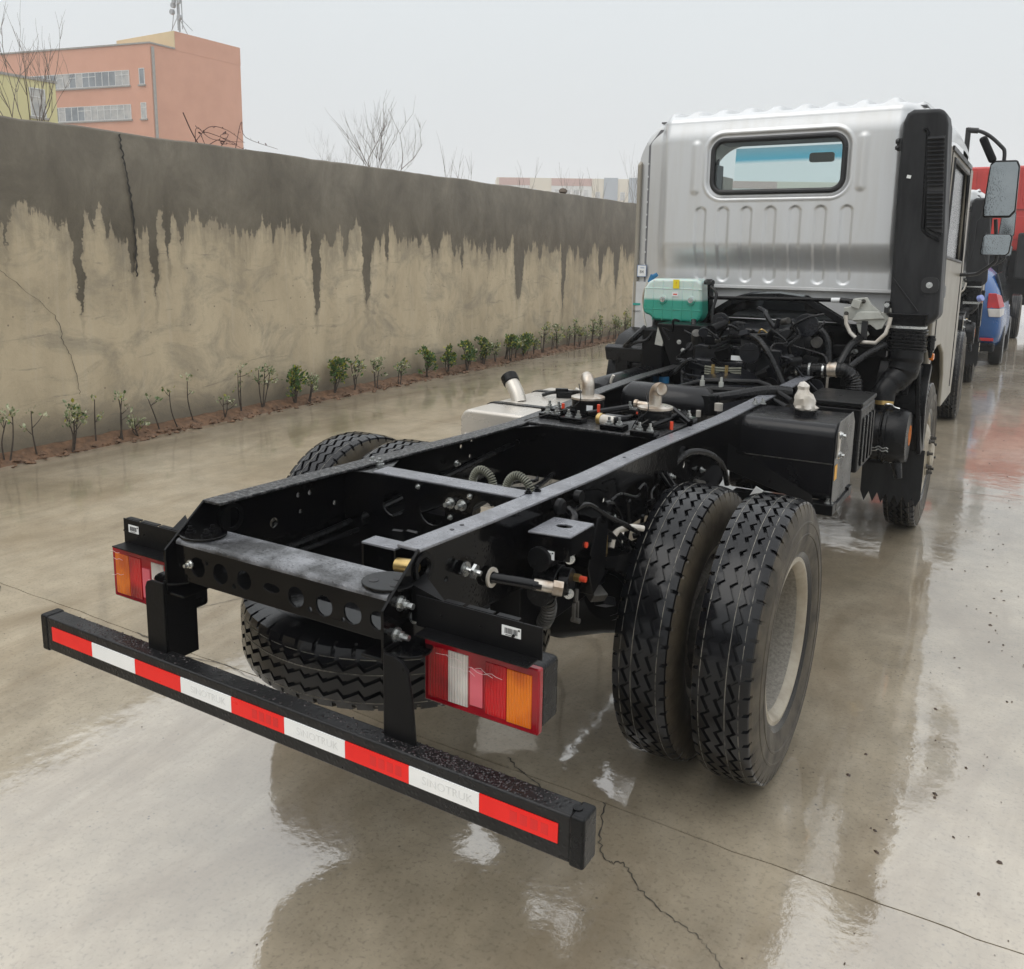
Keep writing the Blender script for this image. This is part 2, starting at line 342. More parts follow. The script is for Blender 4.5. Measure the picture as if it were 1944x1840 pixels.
# ================================================================== SETTING
# ------------------------------------------------------------------ wet concrete yard
def concrete_mat():
    m = bpy.data.materials.new('wet_concrete'); m.use_nodes = True
    t = m.node_tree; n = t.nodes; l = t.links.new; b = n['Principled BSDF']
    tc = n.new('ShaderNodeTexCoord'); V = tc.outputs['Object']
    def noise(scale, det=5, rough=.6, dist=0.0, vec=None):
        z = n.new('ShaderNodeTexNoise'); z.inputs['Scale'].default_value = scale; z.inputs['Detail'].default_value = det
        z.inputs['Roughness'].default_value = rough; z.inputs['Distortion'].default_value = dist; l(vec or V, z.inputs['Vector']); return z.outputs[0]
    def mixc(a, c, f, mode='MIX'):
        x = n.new('ShaderNodeMix'); x.data_type = 'RGBA'; x.blend_type = mode
        for s, k in ((a, 6), (c, 7), (f, 0)):
            if hasattr(s, 'default_value') or hasattr(s, 'links'): l(s, x.inputs[k])
            elif k == 0: x.inputs[k].default_value = s
            else: x.inputs[k].default_value = tuple(s)+(1,)
        return x.outputs[2]
    big = ramp(n, [(0.34, (0.265, 0.219, 0.150)), (0.5, (0.385, 0.327, 0.238)), (0.68, (0.475, 0.416, 0.318))]); l(noise(0.55, 6, .62, .4), big.inputs[0])
    med = ramp(n, [(0.30, g(0.72)), (0.62, g(1.06))]); l(noise(5.5, 8, .68), med.inputs[0])
    c = mixc(big.outputs[0], med.outputs[0], 0.85, 'MULTIPLY')
    fine = ramp(n, [(0.33, g(0.62)), (0.47, g(1.0))]); l(noise(70, 4, .65), fine.inputs[0])
    c = mixc(c, fine.outputs[0], 0.75, 'MULTIPLY')
    # brown silt streaks drawn out along the yard
    mp = n.new('ShaderNodeMapping'); mp.inputs['Scale'].default_value = (1.6, 0.45, 1); l(V, mp.inputs[0])
    st = ramp(n, [(0.46, g(0)), (0.68, g(0.75))]); l(noise(1.5, 7, .66, .6, mp.outputs[0]), st.inputs[0])
    c = mixc(c, (0.215, 0.165, 0.105), st.outputs[0])
    # dark pits
    vo = n.new('ShaderNodeTexVoronoi'); vo.inputs['Scale'].default_value = 21; l(V, vo.inputs[0])
    pk = ramp(n, [(0.05, g(0.8)), (0.11, g(0))]); l(vo.outputs['Distance'], pk.inputs[0])
    pm = n.new('ShaderNodeMath'); pm.operation = 'MULTIPLY'; l(pk.outputs[0], pm.inputs[0])
    pr = ramp(n, [(0.50, g(0)), (0.60, g(1))]); l(noise(3.0, 3), pr.inputs[0]); l(pr.outputs[0], pm.inputs[1])
    c = mixc(c, (0.07, 0.06, 0.05), pm.outputs[0])
    l(c, b.inputs['Base Color'])
    # standing water: smooth film in the low places, damp elsewhere
    pud = ramp(n, [(0.36, g(0)), (0.54, g(1))]); l(noise(0.42, 7, .60, .5), pud.inputs[0])
    rag = noise(17, 5, .7)
    ma = n.new('ShaderNodeMath'); ma.operation = 'MULTIPLY_ADD'; l(rag, ma.inputs[0]); ma.inputs[1].default_value = 1.5; ma.inputs[2].default_value = -0.75
    ad = n.new('ShaderNodeMath'); ad.operation = 'ADD'; ad.use_clamp = True; l(pud.outputs[0], ad.inputs[0]); l(ma.outputs[0], ad.inputs[1])
    cr_ = n.new('ShaderNodeMapRange'); cr_.inputs[3].default_value = 0.115; cr_.inputs[4].default_value = 0.012; l(ad.outputs[0], cr_.inputs[0])
    b.inputs['Coat Weight'].default_value = 1.0; b.inputs['Coat IOR'].default_value = 2.45
    l(cr_.outputs[0], b.inputs['Coat Roughness'])
    b.inputs['Roughness'].default_value = 0.5; b.inputs['Specular IOR Level'].default_value = 0.3
    # relief: trowelled waves, rain ripples
    b1 = n.new('ShaderNodeBump'); b1.inputs['Strength'].default_value = 0.35; b1.inputs['Distance'].default_value = 0.004; l(noise(38, 4, .6), b1.inputs['Height'])
    l(b1.outputs[0], b.inputs['Normal'])
    rp = n.new('ShaderNodeMath'); rp.operation = 'ADD'
    n1 = n.new('ShaderNodeMath'); n1.operation = 'MULTIPLY'; l(noise(34, 4, .6), n1.inputs[0])
    iv = n.new('ShaderNodeMapRange'); iv.inputs[3].default_value = 0.55; iv.inputs[4].default_value = 0.16; l(ad.outputs[0], iv.inputs[0]); l(iv.outputs[0], n1.inputs[1])
    l(n1.outputs[0], rp.inputs[0]); n2 = n.new('ShaderNodeMath'); n2.operation = 'MULTIPLY'; n2.inputs[1].default_value = 1.2; l(noise(2.2, 3, .5), n2.inputs[0]); l(n2.outputs[0], rp.inputs[1])
    b2 = n.new('ShaderNodeBump'); b2.inputs['Strength'].default_value = 0.40; b2.inputs['Distance'].default_value = 0.007; l(rp.outputs[0], b2.inputs['Height'])
    l(b2.outputs[0], b.inputs['Coat Normal'])
    return m
M['concrete'] = concrete_mat()
M['joint'] = mat('dark_wet_joint_dirt', (0.045, 0.040, 0.034), 0.5, c2=(0.025, 0.022, 0.019), nscale=20)

gb = MB(); gb.add([(-390, -55, -0.03), (390, -55, -0.03), (390, 590, -0.03), (-390, 590, -0.03)], [(0, 1, 2, 3)])
ground = tag(gb.build('ground', M['joint'], smooth=0, fix=False), kind='structure')

def jit(px, py, amp): return amp*(mnoise.noise(Vector((px*2.3, py*2.3, 1.7)))+0.6*mnoise.noise(Vector((px*9.1, py*9.1, 4.2)))+.5*mnoise.noise(Vector((px*31, py*31, 8.2))))
XJ = [-390, -40, -12.55, -9.0, -5.45, 1.70, 8.75, 16, 40, 390]
YJ = [-55, -20, -9.09, -4.06, 0.975, 6.01, 11.04, 16.07, 21.1, 26.1, 31.2, 36.2, 60, 120, 590]
GAP = 0.002
def edge_pts(a, b, fixed, vertical, side):
    k = max(2, min(120, int(abs(b-a)/0.05)))
    ps = []
    for i in range(k+1):
        q = lerp(a, b, i/k)
        near = abs(fixed) < 12 and abs(q) < 30
        amp = 0.011 if near else 0.0
        px, py = (fixed, q) if vertical else (q, fixed)
        d = jit(px, py, amp) + side*(GAP+0.003*abs(mnoise.noise(Vector((px*14+side, py*14, 3)))) if near else 0.003)
        ps.append((fixed+d, q) if vertical else (q, fixed+d))
    return ps
for i in range(len(XJ)-1):
    for j in range(len(YJ)-1):
        x0, x1, y0, y1 = XJ[i], XJ[i+1], YJ[j], YJ[j+1]
        bot = edge_pts(x0, x1, y0, False, +1); rgt = edge_pts(y0, y1, x1, True, -1)
        top = edge_pts(x0, x1, y1, False, -1)[::-1]; lft = edge_pts(y0, y1, x0, True, +1)[::-1]
        c0 = (lft[-1][0], bot[0][1]); c1 = (rgt[0][0], bot[-1][1]); c2 = (rgt[-1][0], top[0][1]); c3 = (lft[0][0], top[-1][1])
        loop = [c0]+bot[1:-1]+[c1]+rgt[1:-1]+[c2]+top[1:-1]+[c3]+lft[1:-1]
        far = x0 < -30 or x1 > 30 or y1 > 50 or y0 < -15
        mb = MB(); k = len(loop)
        mb.add([(p[0], p[1], 0.0) for p in loop]+[(p[0], p[1], -0.028) for p in loop],
               [tuple(range(k))]+[(q, k+q, k+(q+1) % k, (q+1) % k) for q in range(k)])
        o = mb.build('slab', M['concrete'], ground, smooth=0, fix=False)
# hairline cracks wandering off the joints
def crack(pts, wdt, seed):
    r = random.Random(seed); P = smoothpath([(p[0], p[1], 0) for p in pts], 9); vs = []; fs = []
    for i, p in enumerate(P):
        t = (P[min(i+1, len(P)-1)]-P[max(i-1, 0)]).normalized(); nn = Vector((-t.y, t.x, 0))
        p = p+nn*r.uniform(-.007, .007); ww = wdt*r.uniform(.35, 1.1)*(1-.7*i/len(P))
        vs += [(p+nn*ww).to_tuple()[:2]+(0.0025,), (p-nn*ww).to_tuple()[:2]+(0.0025,)]
    for i in range(len(P)-1): fs.append((2*i, 2*i+1, 2*i+3, 2*i+2))
    MB().add(vs, fs).build('crack', M['joint'], ground, smooth=0, fix=False)
crack([(0.50, .976), (.565, .80), (0.63, .72), (0.675, .735), (0.755, .662), (0.846, .612), (0.911, .597), (0.98, .565), (1.037, .519), (1.12, .40), (1.22, .22)], .003, 1)
crack([(0.10, 1.03), (0.14, 1.00), (0.264, 0.944), (.30, .90)], .004, 2)
crack([(-1.895, 1.32), (-1.86, 1.40), (-1.80, 1.55), (-1.72, 1.75)], .003, 3)
crack([(-1.9, .98), (-1.55, .93), (-1.30, .97), (-1.0, .93)], .004, 4)
crack([(-2.93, .912), (-3.3, 1.05), (-3.6, 1.0), (-4.2, 1.3)], .004, 6)

# litter: dead leaves and crumbs lying on the wet concrete
M['litter'] = mat('dead_leaf_litter', (0.075, 0.04, 0.022), 0.45, c2=(0.03, 0.018, 0.012), nscale=30)
lb = MB(); lr = random.Random(5)
def crumb(x, y, s):
    a = lr.uniform(0, 6.28); n_ = lr.randint(4, 6); e = lr.uniform(.35, .8)
    ring = []
    for i in range(n_):
        t = 2*math.pi*i/n_; rr = s*lr.uniform(.6, 1.1); u, v = rr*math.cos(t), rr*e*math.sin(t)
        ring.append((x+u*math.cos(a)-v*math.sin(a), y+u*math.sin(a)+v*math.cos(a), 0.0015))
    c = (x, y, 0.002+s*lr.uniform(.25, .6))
    lb.add(ring+[c], [(i, (i+1) % n_, n_) for i in range(n_)])
for i in range(620):
    x = lr.gauss(1.75, .38); y = lr.uniform(.2, 9)
    if x < 1.25 and lr.random() < .7: continue
    crumb(x, y, lr.choice([.0025, .003, .004, .006, .009]))
for i in range(260): crumb(lr.uniform(-5, 1.6), lr.uniform(-1, 9), lr.choice([.002, .003, .004]))
for (x, y) in [(1.45, 4.6), (1.5, 4.75), (1.36, 2.25), (1.42, 1.62), (1.50, 3.3), (1.62, 1.35), (1.30, 1.20), (1.18, 1.75), (1.15, 1.58)]: crumb(x, y, .012)
tag(lb.build('leaf_litter', M['litter'], smooth=0, fix=False), kind='stuff')

# ------------------------------------------------------------------ long concrete boundary wall
WY0, WX0, WS = 2.4, -5.70, -0.024
def wx(y): return WX0+WS*(y-WY0)
wdir = Vector((WS, 1, 0)).normalized(); wang = math.atan2(-WS, 1)   # rotation about z
WH = 2.80
DRIPS = [(2.70, 1.95, .05), (2.68, 1.76, .03), (3.02, 2.15, .06), (3.20, 1.95, .10), (3.32, 1.16, .085), (3.48, 1.9, .05), (3.63, 1.84, .07), (3.88, 1.50, .10), (4.12, 1.28, .085), (4.29, 1.65, .05),
         (4.46, 1.8, .04), (4.78, 2.04, .05), (5.22, 1.89, .08), (5.6, 1.98, .06), (5.93, 2.19, .06), (6.22, 1.72, .08), (6.40, 1.01, .11), (6.93, 1.66, .10), (7.35, 1.07, .12), (7.77, 1.62, .06),
         (8.5, 1.80, .14), (8.9, 1.95, .1), (9.38, 1.67, .12), (9.59, 1.48, .10), (9.95, 1.9, .1), (10.36, 1.62, .12), (10.9, 1.75, .1), (11.35, 0.98, .22), (12.1, 1.6, .16), (12.6, 1.75, .12), (13.02, 0.72, .16), (13.5, 1.6, .14), (13.96, 1.46, .16),
         (14.7, 1.2, .2), (15.5, 1.0, .25), (1.9, 1.7, .06), (1.4, 1.5, .07), (0.7, 1.9, .09)]
def wall_mat():
    m = bpy.data.materials.new('rain_streaked_wall_render'); m.use_nodes = True
    t = m.node_tree; n = t.nodes; l = t.links.new; b = n['Principled BSDF']
    tc = n.new('ShaderNodeTexCoord'); V = tc.outputs['Object']
    sp = n.new('ShaderNodeSeparateXYZ'); l(V, sp.inputs[0]); Y, Z = sp.outputs[1], sp.outputs[2]
    def mth(op, a, c, clamp=False):
        x = n.new('ShaderNodeMath'); x.operation = op; x.use_clamp = clamp
        for i, s in enumerate((a, c)):
            if isinstance(s, (int, float)): x.inputs[i].default_value = s
            elif s is not None: l(s, x.inputs[i])
        return x.outputs[0]
    def noise(vec, scale, det=5, rough=.6, dist=0.):
        z = n.new('ShaderNodeTexNoise'); z.inputs['Scale'].default_value = scale; z.inputs['Detail'].default_value = det
        z.inputs['Roughness'].default_value = rough; z.inputs['Distortion'].default_value = dist; l(vec, z.inputs['Vector']); return z.outputs[0]
    def mapv(s):
        mp = n.new('ShaderNodeMapping'); mp.inputs['Scale'].default_value = s; l(V, mp.inputs[0]); return mp.outputs[0]
    # lower edge of the wet upper part: ragged in y
    wob = mth('MULTIPLY', mth('SUBTRACT', noise(V, 7, 5, .65), .5), .17)
    Yw = mth('ADD', Y, wob)
    e1 = mth('MULTIPLY', mth('SUBTRACT', noise(mapv((0, 1, 0.02)), 2.2, 5, .7), .5), 1.5)
    e2 = mth('MULTIPLY', mth('SUBTRACT', noise(mapv((0, 1, 0.35)), 11.0, 5, .65, .5), .5), .42)
    edge = mth('ADD', mth('ADD', e1, e2), mth('ADD', mth('MULTIPLY', mth('MAXIMUM', mth('SUBTRACT', Y, 5.0), 0.0), -.020), 1.97))
    for (yc, zt, hw) in DRIPS:
        # narrow wedge hanging from z=2.15 down to zt
        d = mth('DIVIDE', mth('ABSOLUTE', mth('SUBTRACT', Yw, yc), None), hw)
        d = mth('POWER', mth('MINIMUM', d, 1.0), 1.2+1.6*((yc*7.3) % 1))
        edge = mth('MINIMUM', edge, mth('ADD', mth('MULTIPLY', d, (2.32-zt)), zt))
    df = mth('SUBTRACT', Z, edge)
    df = mth('ADD', df, mth('MULTIPLY', mth('SUBTRACT', noise(V, 22, 5, .65), .5), .16))
    wet = n.new('ShaderNodeMapRange'); wet.inputs[1].default_value = -0.015; wet.inputs[2].default_value = 0.03; l(df, wet.inputs[0]); wet = wet.outputs[0]
    # dry render colours
    dry = ramp(n, [(0.30, (0.38, 0.318, 0.222)), (0.50, (0.52, 0.438, 0.308)), (0.72, (0.62, 0.53, 0.378))]); l(noise(mapv((1, 1, .55)), 1.6, 8, .66, .3), dry.inputs[0])
    def mixc(a, c, f, mode='MIX'):
        x = n.new('ShaderNodeMix'); x.data_type = 'RGBA'; x.blend_type = mode
        for s, k in ((a, 6), (c, 7), (f, 0)):
            if hasattr(s, 'links'): l(s, x.inputs[k])
            elif k == 0: x.inputs[k].default_value = s
            else: x.inputs[k].default_value = tuple(s)+(1,)
        return x.outputs[2]
    # pale vertical lime streaks and grey blotches
    ls = ramp(n, [(0.56, g(0)), (0.72, g(.5))]); l(noise(mapv((1, 7, .35)), 1.4, 5, .6), ls.inputs[0])
    c = mixc(dry.outputs[0], (0.56, 0.49, 0.375), ls.outputs[0])
    gb_ = ramp(n, [(0.48, g(0)), (0.66, g(.72))]); l(noise(mapv((1, 1, 1.5)), 1.5, 10, .74, .8), gb_.inputs[0])
    c = mixc(c, (0.27, 0.242, 0.192), gb_.outputs[0])
    hb = ramp(n, [(0.60, g(0)), (0.70, g(.7))]); l(noise(mapv((1, .8, 5)), 1.9, 8, .7, 1.0), hb.inputs[0])
    c = mixc(c, (0.24, 0.215, 0.175), hb.outputs[0])
    # damp foot of the wall
    ft = n.new('ShaderNodeMapRange'); ft.inputs[1].default_value = 0.34; ft.inputs[2].default_value = 0.06
    l(mth('ADD', Z, mth('MULTIPLY', noise(V, 3.2, 5), -.12)), ft.inputs[0])
    c = mixc(c, (0.165, 0.145, 0.112), mth('MULTIPLY', ft.outputs[0], .8))
    # pits
    vo = n.new('ShaderNodeTexVoronoi'); vo.inputs['Scale'].default_value = 7; l(V, vo.inputs[0])
    pk = ramp(n, [(0.03, g(.8)), (0.08, g(0))]); l(vo.outputs['Distance'], pk.inputs[0]); c = mixc(c, (0.13, 0.115, 0.095), pk.outputs[0])
    wc = ramp(n, [(0.30, (0.078, 0.066, 0.048)), (0.50, (0.120, 0.104, 0.078)), (0.70, (0.185, 0.163, 0.124))]); l(noise(mapv((1, 1, .7)), 2.0, 9, .7, .4), wc.inputs[0])
    halo = n.new('ShaderNodeMapRange'); halo.inputs[1].default_value = -0.34; halo.inputs[2].default_value = 0.02; l(mth('ADD', df, mth('MULTIPLY', mth('SUBTRACT', noise(mapv((1, 2.2, .6)), 2.6, 8, .72, .6), .5), 1.3)), halo.inputs[0])
    c = mixc(c, (0.235, 0.205, 0.155), mth('MULTIPLY', halo.outputs[0], .55))
    fin = mixc(c, wc.outputs[0], mth('MULTIPLY', wet, .93))
    l(fin, b.inputs['Base Color'])
    rr = n.new('ShaderNodeMapRange'); rr.inputs[3].default_value = 0.85; rr.inputs[4].default_value = 0.52; l(wet, rr.inputs[0]); l(rr.outputs[0], b.inputs['Roughness'])
    b.inputs['Specular IOR Level'].default_value = 0.3
    bp = n.new('ShaderNodeBump'); bp.inputs['Strength'].default_value = 0.5; bp.inputs['Distance'].default_value = 0.012
    l(mth('ADD', noise(V, 11, 7, .7), mth('MULTIPLY', noise(V, 70, 3), .35)), bp.inputs['Height']); l(bp.outputs[0], b.inputs['Normal'])
    return m
M['wall'] = wall_mat()
wall = thing('boundary_wall', 'long concrete boundary wall with dark rain stains dripping from its top', 'wall', (WX0, WY0, 0))
# wall built in its own frame (object at origin of the wall line), slightly uneven coping
def wall_part(name, y0, y1, parent):
    mb = MB(); k = int((y1-y0)/0.12); vs = []; fs = []
    for i in range(k+1):
        y = lerp(y0, y1, i/k); h = WH+0.016*mnoise.noise(Vector((y*1.3, 2, 0)))+.008*mnoise.noise(Vector((y*6, 5, 0)))
        bow = .008*mnoise.noise(Vector((y*.8, 9, 0)))
        xx = wx(y)
        vs += [(xx+bow, y, -.02), (xx+bow, y, .9), (xx+bow+.004, y, 1.9), (xx+bow, y, h-.02), (xx-.018, y, h), (xx-.23, y, h+.004), (xx-.25, y, h-.02), (xx-.25, y, -.02)]
    for i in range(k):
        for j in range(7): fs.append((i*8+j, i*8+j+1, (i+1)*8+j+1, (i+1)*8+j))
    fs += [tuple(range(8)), tuple(k*8+7-j for j in range(8))]
    mb.add([(a-WX0, b_-WY0, c_) for a, b_, c_ in vs], fs)
    return mb.build(name, M['wall'], parent, smooth=50)
# texture uses object coords: keep y in world terms by shifting the drip list instead
DRIPS[:] = DRIPS
o1 = wall_part('wall_panel', -9.0, 34.0, wall)
for o in (o1,):
    o.data.transform(Matrix.Translation((WX0, WY0, 0))); o.location = (-WX0, -WY0, 0)
# narrow dark expansion gap and branching hairline crack on the face
M['gap'] = mat('dark_gap', (0.03, 0.027, 0.023), 0.8)
gp = MB()
def wall_crack(pts, wdt, seed):
    r = random.Random(seed); P = smoothpath([(0, a, b_) for a, b_ in pts], 8); vs = []; fs = []
    for i, p in enumerate(P):
        ww = wdt*r.uniform(.5, 1.4); yy = p.y+r.uniform(-.012, .012)
        for s in (-1, 1): vs.append((wx(yy)+.017-WX0, yy+s*ww-WY0, p.z))
    for i in range(len(P)-1): fs.append((2*i, 2*i+1, 2*i+3, 2*i+2))
    gp.add(vs, fs)
wall_crack([(3.806, 2.78), (3.83, 2.6), (3.87, 2.38), (3.895, 2.1), (3.91, 1.8), (3.90, 1.5)], .009, 1)
wall_crack([(2.55, 1.62), (2.75, 1.45), (3.04, 1.185), (3.11, .93), (3.19, .76), (3.23, .47)], .0022, 2)
gp.build('crack', M['gap'], wall, smooth=0, fix=False)

# ------------------------------------------------------------------ soil strip at the foot of the wall
M['soil'] = mat('wet_brown_soil', (0.21, 0.115, 0.062), 0.7, c2=(0.095, 0.055, 0.032), nscale=14, ndet=8, bump=.6, bscale=40)
sb = MB(); vs = []; fs = []; k = 300
for i in range(k+1):
    y = -6+i*28.0/k; x0 = wx(y)+.01; wd = .20+.05*mnoise.noise(Vector((y*1.7, 0, 0)))+.03*mnoise.noise(Vector((y*6, 3, 0)))
    for j in range(6):
        u = j/5; vs.append((x0+wd*u, y, (0.075*(1-u**1.6)+.022*mnoise.noise(Vector((y*9, u*6, 0))))*(1 if j < 5 else 0)-(.004 if j == 5 else 0)))
for i in range(k):
    for j in range(5): fs.append((i*6+j, i*6+j+1, (i+1)*6+j+1, (i+1)*6+j))
sb.add(vs, fs)
soil = tag(sb.build('soil_bed', M['soil'], smooth=60, fix=False), kind='structure')
cb = MB(); r5 = random.Random(9)
for i in range(1500):
    y = r5.uniform(-1, 20); x = wx(y)+r5.uniform(.03, .29); s = r5.choice([.008, .012, .018, .028, .036])*r5.uniform(.7, 1.2)
    pts = []
    for a, b_ in ((0, 0), (1, 0), (0, 1), (-1, 0), (0, -1), (0, 0)): pts.append((a, b_))
    zz = .05*(1-(x-wx(y))/.28)+.006
    P = [(x, y, zz+s*r5.uniform(.5, .9))]+[(x+s*a*r5.uniform(.7, 1.2), y+s*b_*r5.uniform(.7, 1.2), zz+s*r5.uniform(-.1, .3)) for a, b_ in ((1, .3), (-.2, 1), (-1, -.1), (.1, -1))]+[(x, y, zz-s*.5)]
    cb.add(P, [(0, 1, 2), (0, 2, 3), (0, 3, 4), (0, 4, 1), (5, 2, 1), (5, 3, 2), (5, 4, 3), (5, 1, 4)])
tag(cb.build('soil_clods', M['soil'], smooth=0, fix=False), kind='stuff')

# ------------------------------------------------------------------ young shrubs planted along the wall
M['stem'] = mat('dark_wet_stem', (0.075, 0.055, 0.04), 0.6, c2=(0.035, 0.027, 0.02), nscale=30)
M['leaf_g'] = mat('green_shrub_leaf', (0.10, 0.18, 0.045), 0.4, c2=(0.045, 0.11, 0.03), nscale=18, lo=.4, hi=.6)
M['leaf_y'] = mat('yellow_green_leaf', (0.42, 0.40, 0.05), 0.4, c2=(0.25, 0.28, 0.04), nscale=18)
M['leaf_p'] = mat('pale_variegated_leaf', (0.50, 0.50, 0.33), 0.45, c2=(0.16, 0.20, 0.09), nscale=30, lo=.42, hi=.58)
def leaf(mb, p, d, s, r, mi):
    d = d.normalized(); u = d.cross(Vector((r.uniform(-1, 1), r.uniform(-1, 1), r.uniform(-1, 1)))).normalized(); nn = d.cross(u)
    q = [p, p+d*s*.35+u*s*.28+nn*s*.06, p+d*s*.75+u*s*.24, p+d*s*1.05-nn*s*.05, p+d*s*.75-u*s*.24, p+d*s*.35-u*s*.28+nn*s*.06]
    mb.add(q, [(0, 1, 2, 3), (0, 3, 4, 5)], mi)
def shrub(y, off, h, kind, seed, label):
    r = random.Random(seed); x = wx(y)+off
    t = thing('young_shrub', label, 'shrub', (x, y, .03), 'young shrubs planted along the wall')
    ns = {'bare': 1, 'pair': 2, 'bushy': 4, 'sparse': 3, 'low': 3}[kind]; st = MB(); fo = MB()
    for i in range(ns):
        a = r.uniform(0, 6.28); lean = r.uniform(.05, .22) if kind != 'low' else r.uniform(.3, .7)
        hh = h*r.uniform(.8, 1.05); b0 = Vector((r.uniform(-.02, .02), r.uniform(-.02, .02), -.03))
        top = Vector((abs(math.cos(a))*lean*hh*.6, (math.sin(a) if kind != 'bare' else -abs(math.sin(a)))*lean*hh*1.6, hh))
        mid = (b0+top)/2+Vector((r.uniform(-.02, .02), r.uniform(-.03, .03), 0))
        P = smoothpath([b0, mid, top], 4); st.tube(P, [lerp(.0085, .0035, q/(len(P)-1)) for q in range(len(P))], 5)
        tips = [(P[-1], Vector((0, 0, 1)))]
        for k_ in range({'bare': 2, 'pair': 2, 'bushy': 7, 'sparse': 4, 'low': 3}[kind]):
            f = r.uniform(.35, .95) if kind == 'bushy' else r.uniform(.55, .95); p = P[int(f*(len(P)-1))]
            d = Vector((r.uniform(-.3, 1), r.uniform(-1, 1), r.uniform(.2, 1.1))).normalized(); ln = r.uniform(.05, .13)
            st.tube([p, p+d*ln*.6, p+d*ln+Vector((0, 0, .01))], [.004, .003, .002], 4); tips.append((p+d*ln, d))
        for p, d in tips:
            nl = {'bare': 5, 'pair': 5, 'bushy': 16, 'sparse': 8, 'low': 6}[kind]
            for q in range(nl):
                dd = (d+Vector((r.uniform(-1, 1), r.uniform(-1, 1), r.uniform(-.6, 1)))).normalized()
                mi = (0 if r.random() < .70 else 1) if kind == 'bushy' else (2 if r.random() < .72 else (0 if r.random() < .6 else 1))
                leaf(fo, p+Vector((r.uniform(-1, 1), r.uniform(-1, 1), r.uniform(-1, 1)))*.03, dd, r.uniform(.022, .050), r, mi)
    st.build('stem', M['stem'], t, fix=False); fo.build('foliage', [M['leaf_g'], M['leaf_y'], M['leaf_p']], t, smooth=0, fix=False)
    return t
SH = [(2.46, .42, 'pair', 'young shrub with pale leaf tips at the far left edge of the wall foot'),
      (2.72, .40, 'bare', 'thin leaning stem with a pale leaf tuft, second shrub from the left'),
      (3.02, .40, 'sparse', 'young shrub with a pale leaf cluster halfway up, third from the left'),
      (3.30, .44, 'bare', 'upright thin stem with pale tip, left one of the close pair'),
      (3.52, .42, 'pair', 'forked thin shrub with pale tips, right one of the close pair'),
      (3.72, .12, 'low', 'tiny low sprout of pale leaves lying on the soil'),
      (3.97, .44, 'bare', 'tall curved bare stem with a small pale tuft on top'),
      (4.17, .36, 'bare', 'straight dark stem with yellowish leaf tuft near its top'),
      (4.43, .50, 'bare', 'tallest bare stem with two clipped tips and a few leaves'),
      (4.78, .20, 'pair', 'short forked twig with two pale leaf tufts'),
      (5.06, .50, 'pair', 'tall forked stem with mixed green and pale leaves'),
      (5.36, .46, 'sparse', 'slender green shrub just left of the bushy row'),
      (5.82, .44, 'bushy', 'bushy green shrub, leftmost of the dense ones'),
      (6.02, .26, 'sparse', 'small green shrub with one yellow leaf'),
      (6.55, .46, 'bushy', 'bushy green shrub with bright yellow top leaves'),
      (6.92, .40, 'sparse', 'narrow green shrub beside the yellow topped one'),
      (7.30, .36, 'sparse', 'small round green shrub above the left rear tyres'),
      (7.75, .28, 'sparse', 'low thin green shrub behind the left rear tyres'),
      (8.45, .40, 'bushy', 'flat topped bushy green shrub in the middle of the wall'),
      (9.00, .36, 'bushy', 'wide bushy shrub right of the flat topped one'),
      (9.42, .40, 'bushy', 'dense dark green shrub in the run of three bushes'),
      (10.05, .42, 'bushy', 'bushy shrub with yellow leaves, third bush of the run'),
      (10.75, .46, 'bushy', 'rightmost fully green bushy shrub along the wall'),
      (11.35, .42, 'bushy', 'large leafy shrub before the thin pale ones begin'),
      (12.05, .46, 'sparse', 'thin pale leaved shrub, first of the far thin ones'),
      (12.60, .40, 'sparse', 'thin pale leaved shrub, second of the far thin ones'),
      (13.30, .46, 'sparse', 'thin pale leaved shrub, third of the far thin ones'),
      (13.95, .42, 'sparse', 'thin pale leaved shrub, fourth of the far thin ones'),
      (14.55, .46, 'sparse', 'thin pale leaved shrub close to the cab, fifth of the far ones'),
      (15.10, .46, 'sparse', 'thin pale leaved shrub close to the cab, sixth of the far ones'),
      (15.70, .48, 'sparse', 'thin pale leaved shrub half hidden at the cab corner'),
      (16.30, .46, 'sparse', 'thin pale leaved shrub deepest behind the cab corner')]
for i, (y, h, kind, lab) in enumerate(SH): shrub(y, rng.uniform(.10, .21), h*(.92 if y < 12 else 1.05), kind, 100+i, lab)

for i in range(22):
    y = 9.7+i*.34+rng.uniform(-.12, .12)
    shrub(y, rng.uniform(.08, .20), rng.uniform(.22, .40), rng.choice(['sparse', 'pair', 'sparse']), 300+i, 'small pale leaved shrub filling the crowded far half of the wall planting')
# ------------------------------------------------------------------ buildings
M['salmon'] = mat('salmon_pink_facade_paint', (0.60, 0.30, 0.20), 0.8, c2=(0.55, 0.27, 0.178), nscale=.35)
M['cream'] = mat('cream_facade_paint', (0.62, 0.52, 0.30), 0.8, c2=(0.57, 0.47, 0.27), nscale=.3)
M['lemon'] = mat('pale_yellow_facade_paint', (0.60, 0.56, 0.29), 0.8, c2=(0.56, 0.52, 0.27), nscale=.3)
M['win_frame'] = mat('white_window_frame', (0.70, 0.71, 0.71), 0.5)
M['pane'] = mat('grey_window_pane', (0.24, 0.27, 0.30), 0.12, c2=(0.15, 0.17, 0.19), nscale=.8, rvar=.04)
M['pane_pale'] = mat('curtained_window_pane', (0.48, 0.47, 0.45), 0.2, c2=(0.30, 0.31, 0.32), nscale=1.2, rvar=.04)
M['ledge'] = mat('weathered_grey_trim', (0.34, 0.33, 0.31), 0.8)
pk = thing('factory_building', 'tall salmon pink building with ribbon windows beyond the wall', 'building', (-74.4, 57.4, 0))
